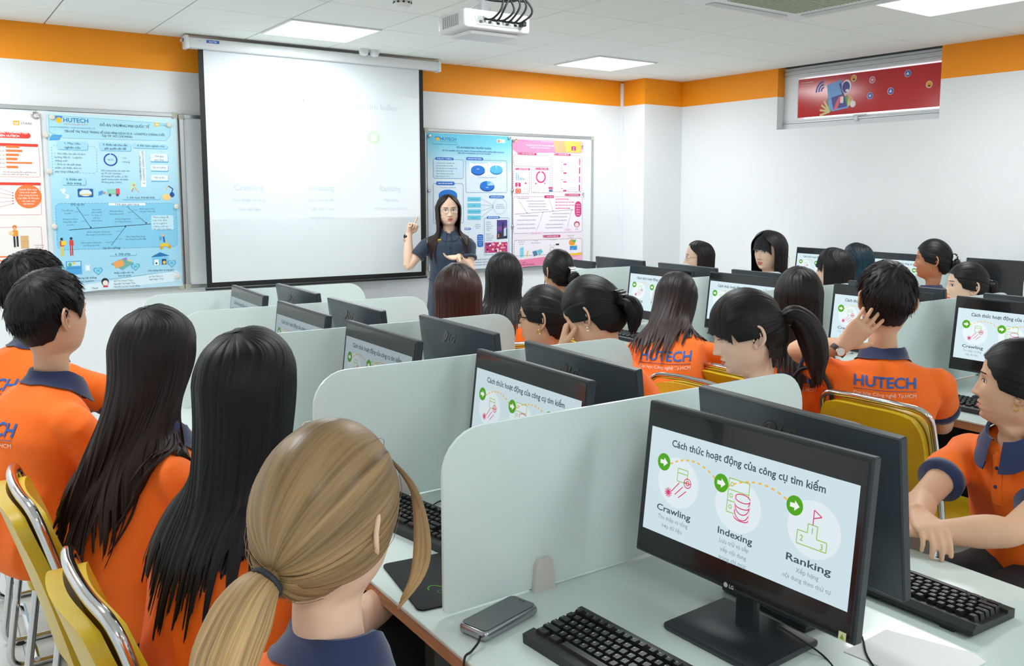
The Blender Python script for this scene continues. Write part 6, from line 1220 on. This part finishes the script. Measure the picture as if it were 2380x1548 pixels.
# left row, nearest first
def st(mb, H, m, bv, rn):
    hair_tied(mb, H, m, rn, G=(-.012, -.102, -.052), inflate=.014, ns=240, loose=.003)
    G = V((-.012, -.106, -.055)); P = [H @ q for q in (G+V((0, .012, .004)), G, G+V((-.004, -.026, -.018)), G+V((-.010, -.052, -.060)), G+V((-.016, -.060, -.100)), G+V((-.012, -.054, -.135)))]
    tail(mb, P, [.012, .0130, .028, .039, .042, .040, .028], m, rn, 60, .10, 16)
    for s, x in ((1, .0), (1, .004), (1, .009)):
        P = [H @ V(q) for q in ((.05, .060, .06), (.080+x*.3, .070, .02), (.085+x, .078+x, -.05), (.082+x, .075+x, -.10), (.070, .066-x, -.135-x))]; sweep(mb, smooth_path(P, 5), [.002+.004*sin(pi*q/20) for q in range(21)], m, 7)
person('person with a blond low ponytail seen from behind in the foreground', (.440, 1.135, 1.142), 62, 58, hp=2, hr=2, lean=.04, sc=1.03, hair='blond', style=st, detail=1.0, arms=dict(L=desk_arm, R=desk_arm), extras=[x_tie((-.012, -.112, -.060), .0195, mat('#2c3038', .7), (-.1, -1, -.5))], vox=.0055, back_text=False, front_view=False)
def st(mb, H, m, bv, rn): hair_long(mb, H, m, bv, rn, L=.42, A=108, inflate=.016, sway=(-.14, -.03, 0), gather=.25, rag=.22, ncl=26, ns=240, layers=3)
person('person with very long straight black hair behind the blond one', hz((.53, 1.80, 1.300)), 72, 50, lean=.05, sc=1.03, hair='black', style=st, ears=False, arms=dict(L=desk_arm, R=desk_arm), back_text=True, front_view=False)
def st(mb, H, m, bv, rn): hair_long(mb, H, m, bv, rn, L=.46, A=112, inflate=.015, wave=.022, wfreq=19, sway=(-.36, -.10, 0), gather=.10, rag=.26, ncl=28, ns=240, layers=3)
person('person with long wavy brown black hair on the left', hz((.475, 2.37, 1.292)), 80, 52, lean=.05, sc=1.02, hair='dark', style=st, ears=False, arms=dict(L=desk_arm, R=desk_arm), back_text=True, front_view=False)
person('boy with short black hair and a bare neck, seen from behind on the left', hz((.315, 2.955, 1.338)), 74, 60, lean=.06, sex='m', sc=1.04, hair='black', sk='mid', style=lambda mb, H, m, bv, rn: hair_short(mb, H, m, rn, 1100, .042, .020), arms=dict(L=desk_arm, R=desk_arm), back_text=True)
person('boy with tousled wavy hair half hidden at the far left', hz((.335, 3.60, 1.352)), 60, 50, lean=.08, sex='m', sc=1.05, hair='black', sk='mid', style=lambda mb, H, m, bv, rn: hair_short(mb, H, m, rn, 1100, .052, .026, curly=.7), arms=dict(L=desk_arm, R=dict(e=(.20, .10, -.16), w=(.18, -.12, -.04), d=(.9, -.4, -.1))), back_text=True, detail=.8)
# right side of the foreground desk
def st(mb, H, m, bv, rn):
    hair_tied(mb, H, m, rn, G=(0, -.100, -.02), inflate=.010, ns=200)
    bun(mb, H @ V((0, -.128, -.025)), H.to_3x3() @ V((0, -1, 0)), .036, m, rn)
person('person with folded arms at the right edge, in profile with a gold earring', (2.225, 1.117, 1.104), -82, -26, hp=-3, lean=.12, nku=.155, sc=.95, hair='black', sk='mid', style=st, arms=dict(
    L=dict(raw=1, e=('w', 1.93, .985, .80), w=('w', 1.865, 1.10, .800), d=('w', -.35, .93, -.08), n=(0, 0, -1), c=(.45, .5, .55, .6)), R=dict(raw=1, e=('w', 2.02, 1.235, .80), w=('w', 1.895, 1.165, .822), d=('w', -.55, -.8, -.12), n=(0, 0, -1), c=(.5, .55, .6, .65))), extras=[x_earring((-1, 1))], vox=.0045, lids=.85)
def st(mb, H, m, bv, rn):
    hair_tied(mb, H, m, rn, G=(0, -.100, .004), inflate=.011, fhead=.05)
    G = V((0, -.106, .004)); P = [H @ q for q in (G+V((0, .012, 0)), G+V((0, -.012, .002)), G+V((0, -.036, .000)), G+V((0, -.060, -.034)), G+V((0, -.068, -.085)), G+V((0, -.064, -.135)), G+V((0, -.056, -.175)))]
    tail(mb, P, [.014, .026, .036, .044, .046, .040, .022], m, rn, 50, .16, 20); bangs(mb, H, m, rn, .019, 56, 70)
    R = []
    hair_long(mb, H, m, bv, rn, L=.10, A=60, inflate=.004, ns=60, layers=1, ncl=10, rag=.3)
person('person with a fringe and a high ponytail looking down, in profile', (1.94, 1.765, 1.178), -72, -52, hp=16, lean=.12, sc=1.03, hair='soft', sk='fair', style=st, arms=dict(L=desk_arm, R=desk_arm), extras=[x_tie((0, -.112, .006), .017, BLK, (0, -1, .1))], lids=.25, vox=.006)
def st(mb, H, m, bv, rn):
    hair_tied(mb, H, m, rn, G=(0, -.100, -.012), inflate=.013)
    G = V((0, -.108, -.012)); P = [H @ q for q in (G+V((0, .01, 0)), G+V((0, -.02, .0)), G+V((0, -.034, -.014)), G+V((0, -.038, -.042)), G+V((0, -.024, -.070)))]; tail(mb, P, [.02, .03, .038, .036, .022], m, rn, 40, .3, 18)
person('person with lowered head, black hair in a claw clip and a hand at the cheek', (1.855, 2.385, 1.168), -60, -26, hp=24, lean=.14, nku=.165, nkf=.03, sc=1.05, hair='black', sk='mid', style=st, arms=dict(L=desk_arm, R=desk_arm) | dict(L=dict(e=('w', 1.74, 2.32, .85), w=('w', 1.765, 2.43, 1.045), d=('w', .28, .05, .9), n=('w', .75, -.45, .1), c=(.55, .65, .75, .85))), extras=[x_claw((0, -.118, .012), (0, -1, .35), BLK, .034), x_earring((-1,), mat('#e6e6e8', .15, 1.0), .005)], vox=.0045)
def st(mb, H, m, bv, rn): hair_tied(mb, H, m, rn, G=(0, -.100, -.01), inflate=.009); bun(mb, H @ V((0, -.122, -.012)), H.to_3x3() @ V((0, -1, .1)), .030, m, rn)
person('person in thick dark glasses with tied hair and a hoop earring, facing left', (1.945, 2.80, 1.105), -75, -38, hp=2, lean=.10, sc=1.0, hair='soft', sk='mid', style=st, arms=dict(L=desk_arm, R=desk_arm), extras=[x_glasses(mat('#17171a', .25), .023, .0026, 'square'), x_earring((-1,)), x_claw((0, -.13, .012), (0, -1, .4), BLK, .022)], detail=.85)
def st(mb, H, m, bv, rn): hair_long(mb, H, m, bv, rn, L=.24, A=118, inflate=.017, rag=.07, ncl=26, vol=.006)
person('person with straight reddish brown hair seen from behind', hz((1.83, 3.26, 1.282)), -20, 27, lean=.08, nku=.165, sc=1.02, hair='red', style=st, ears=False, detail=.8, arms=dict(L=desk_arm, R=desk_arm), front_view=False)
def st(mb, H, m, bv, rn): hair_long(mb, H, m, bv, rn, L=.30, A=108, inflate=.013, rag=.16, ncl=20, sway=(-.16, -.05, 0), wave=.004, gather=.3)
person('person with long black hair seen from behind before the pink poster', hz((2.34, 3.71, 1.290)), 20, 22, lean=.10, nku=.135, sh_w=.175, sc=1.0, hair='black', style=st, ears=False, detail=.7, arms=dict(L=desk_arm, R=desk_arm), front_view=False)
# left side of the middle desk
def st(mb, H, m, bv, rn):
    hair_tied(mb, H, m, rn, G=(.01, -.098, -.035), inflate=.011); bun(mb, H @ V((.016, -.118, -.045)), H.to_3x3() @ V((.1, -1, -.3)), .040, m, rn)
person('person with a low bun held by a white claw clip, in a dark top', hz((2.92, 4.06, 1.264)), 60, 2, hp=2, lean=.08, sc=.98, hair='black', sk='mid', style=st, top='navy', detail=.7, arms=dict(L=desk_arm, R=desk_arm), extras=[x_claw((.018, -.120, .0), (.1, -1, .5), WCL, .030), x_earring((-1,))], group='students at the middle desk', front_view=False)
def st(mb, H, m, bv, rn): hair_long(mb, H, m, bv, rn, L=.33, A=110, inflate=.014, rag=.30, ncl=24, wave=.008, sway=(-.95, -.55, 0), gather=.0, layers=3)
person('person with long brown hair leaning over the middle desk, seen from behind', hz((2.70, 2.86, 1.226), 1, .105), 50, 62, hp=22, lean=.30, nku=.13, nkf=.09, tz=-.085, sc=1.0, hair='brown', style=st, ears=False, back_text=True, detail=.8, arms=dict(L=desk_arm, R=dict(e=(.16, .14, -.14), w=(.20, -.02, -.05), d=(.95, .1, -.1), n=(0, 0, -1))), front_view=False)
def st(mb, H, m, bv, rn): hair_long(mb, H, m, bv, rn, L=.36, A=112, inflate=.015, rag=.12, ncl=24, sway=(.03, -.02, 0))
person('person with long black hair seen from behind between the ponytail student and the man', hz((2.83, 2.30, 1.290)), 60, 42, lean=.03, sc=1.02, hair='soft', style=st, ears=False, detail=.8, arms=dict(L=desk_arm, R=desk_arm), back_text=True, extras=[x_glasses(mat('#c9ccd0', .2, 1.0), .022)], front_view=False)
person('man in an orange polo with a hand at his head, seen from behind', (2.804, 1.89, 1.203), 52, 42, hp=4, hr=3, lean=.0, tz=-.080, sex='m', sc=1.09, hair='soft', sk='mid', style=lambda mb, H, m, bv, rn: hair_short(mb, H, m, rn, 1300, .046, .021, curly=.25), back_text=True,
    arms=dict(L=dict(raw=1, e=('w', 2.666, 2.043, 0.952), w=('w', 2.582, 1.885, 1.055), d=('w', .40, -.28, .50), n=('w', .66, .74, .12), c=(.12, .15, .17, .22), spread=2.4, lift=.02, t=.1, th=(.7, .62, -.2)), R=dict(e=(.18, .05, -.20), w=(.20, -.1, 0), d=(.95, -.2, -.1))), extras=[x_watch(-1, mat('#3a2a24', .6), mat('#d6b8a4', .2, 1.0), -.022)], vox=.0045, front_view=False, sh_w=.185)
# right side of the middle desk, facing left
def st(mb, H, m, bv, rn): hair_long(mb, H, m, bv, rn, L=.26, A=104, inflate=.012, rag=.06, ncl=18, part=.01)
person('person in thin glasses with shoulder length black hair in profile near the corner column', hz((4.36, 4.41, 1.262)), -80, -52, lean=.08, sc=.98, hair='soft', style=st, ears=False, detail=.75, arms=dict(L=desk_arm, R=desk_arm), extras=[x_glasses(mat('#b8a894', .2, 1.0), .020)])
def st(mb, H, m, bv, rn): hair_long(mb, H, m, bv, rn, L=.26, A=122, inflate=.020, rag=.05, ncl=20, vol=.008); bangs(mb, H, m, rn, .010, 50, 60)
person('girl with a black fringe and shoulder length hair facing the room, by the wall', hz((4.44, 3.86, 1.337)), -88, -92, hp=4, lean=.05, sc=1.06, hair='black', style=st, ears=False, detail=.85, arms=dict(L=desk_arm, R=desk_arm), lids=.8, gaze=-.002)
def st(mb, H, m, bv, rn): hair_long(mb, H, m, bv, rn, L=.17, A=122, inflate=.016, rag=.05, ncl=18, vol=.006); bangs(mb, H, m, rn, .004, 48, 60)
person('person in glasses with a black bob, in profile before the wall', hz((4.42, 3.34, 1.262)), -80, -34, lean=.08, sc=1.0, hair='black', style=st, ears=False, detail=.75, arms=dict(L=desk_arm, R=desk_arm), extras=[x_glasses(mat('#2b2b30', .25), .022, .0018)])
def st(mb, H, m, bv, rn): hair_tied(mb, H, m, rn, G=(0, -.100, -.02), inflate=.010); bun(mb, H @ V((0, -.124, -.022)), H.to_3x3() @ V((0, -1, 0)), .036, m, rn)
person('person with brown hair in a clipped bun, only eyes above the monitor', hz((4.35, 2.47, 1.235)), -82, -46, lean=.08, sc=1.0, hair='dark', sk='fair', style=st, detail=.85, arms=dict(L=desk_arm, R=desk_arm), extras=[x_claw((0, -.128, .0), (0, -1, .3), BLK, .034), x_earring((-1,), None, .005)])
# at the wall desk
def st(mb, H, m, bv, rn): hair_long(mb, H, m, bv, rn, L=.26, A=98, inflate=.014, rag=.06, ncl=18)
person('person with teal tinted straight hair seen from behind near the wall', hz((4.96, 3.57, 1.268)), 30, -8, lean=.08, sc=.98, hair='teal', sk='tan', style=st, ears=False, detail=.7, arms=dict(L=desk_arm, R=desk_arm), group='students at the wall desk', front_view=False)
def st(mb, H, m, bv, rn): hair_tied(mb, H, m, rn, G=(0, -.098, -.022), inflate=.010); bun(mb, H @ V((0, -.122, -.03)), H.to_3x3() @ V((0, -1, -.2)), .038, m, rn)
person('person with a black bun and gold earring in profile before a lit monitor', hz((4.98, 3.05, 1.307)), 25, -29, lean=.08, sc=1.02, hair='black', sk='tan', style=st, detail=.85, arms=dict(L=desk_arm, R=desk_arm), extras=[x_claw((0, -.124, .016), (0, -1, .5), BLK, .026), x_earring((-1,))], group='students at the wall desk', front_view=False)

# ------------------------------------------------------------------ the teacher
def st(mb, H, m, bv, rn): hair_long(mb, H, m, bv, rn, L=.42, A=128, inflate=.013, wave=.020, wfreq=17, rag=.14, ncl=22, gather=.0, layers=2, vol=.006)
def skirt(c):
    mb = MB(); hip = c['hip']; f, r, Z = c['f'], c['r'], V((0, 0, 1)); vs = []; n = 90; rows = []
    for i in range(n+1):
        q = 2*pi*i/n; row = []
        for j in range(15):
            t = j/14; z = hip.z+.13-t*.68; w_ = .138+.075*t**.8; d = .112+.07*t**.8; k = 1+.055*t*sin(q*11+t*1.2)+.03*t*sin(q*5+1); row.append(V((hip.x, hip.y, z))+r*(w_*k*cos(q))+f*(d*k*sin(q)))
        rows.append(row)
    grid_mesh(mb, rows, M_DRESS); mb.build('skirt', c['root'], origin=c['O'], sharp=0)
    mb = MB(); zb = hip.z+.135; sweep(mb, [V((hip.x, hip.y, zb))+r*(.143*cos(q))+f*(.118*sin(q)) for q in [2*pi*k/40 for k in range(40)]], (.004, .016), M_DRESS, 8, closed=True, up=(0, 0, 1)) ; mb.build('belt', c['root'], origin=c['O'])
    bp = c['bv'].ray_cast(c['nk']+f*.3+r*.07-Z*.06, -f, .5)[0]
    if bp: mb = MB(); T = Matrix.Translation(bp+f*.004) @ Rz(-atan2(f.x, f.y)); box(mb, (0, 0, 0), (.034, .003, .022), mat('#e2c42a', .35), .001, M=T); box(mb, (0, .0018, -.004), (.030, .001, .008), mat('#2a2a2a', .4), .0003, M=T); mb.build('name_badge', c['root'], origin=c['O'])
TE = person('teacher in a navy dress and glasses pointing at the screen', (3.352, 6.108, 1.447), 205, 200, hp=2, hr=2, lean=.0, sc=1.02, hair='brown', sk='fair', style=st, ears=False, top='dress', stand=True, detail=1.0, vox=.004, sh_w=.160, nku=.17, jaw=1.06,
    arms=dict(R=dict(e=('w', 3.10, 6.20, 1.06), w=('w', 3.085, 6.25, 1.285), d=('w', .30, -.10, .95), n=('w', .35, -.85, .1), c=(.05, 1.25, 1.35, 1.4), spread=.6, t=.8, th=(.5, .7, -.5)), L=dict(e=('w', 3.46, 5.97, 1.02), w=('w', 3.30, 5.86, 1.095), d=('w', -.85, -.20, -.02), n=('w', .1, -.25, .9), c=(.18, .22, .28, .3), spread=1.3, t=.1, th=(.8, .4, .1))),
    extras=[x_glasses(mat('#c8b48c', .2, 1.0), .022, .0010), skirt, x_watch(1, mat('#1b2138', .5), mat('#1a1c26', .2), -.022), x_band(1, -.045, mat('#d8a04a', .4)), x_band(1, -.055, mat('#c88c3a', .4)), x_band(-1, -.015, mat('#b9975a', .3, .6), .003), x_earring((1,), mat('#e8e8ea', .1, 1.0), .006)], group='the teacher', gaze=.0015)
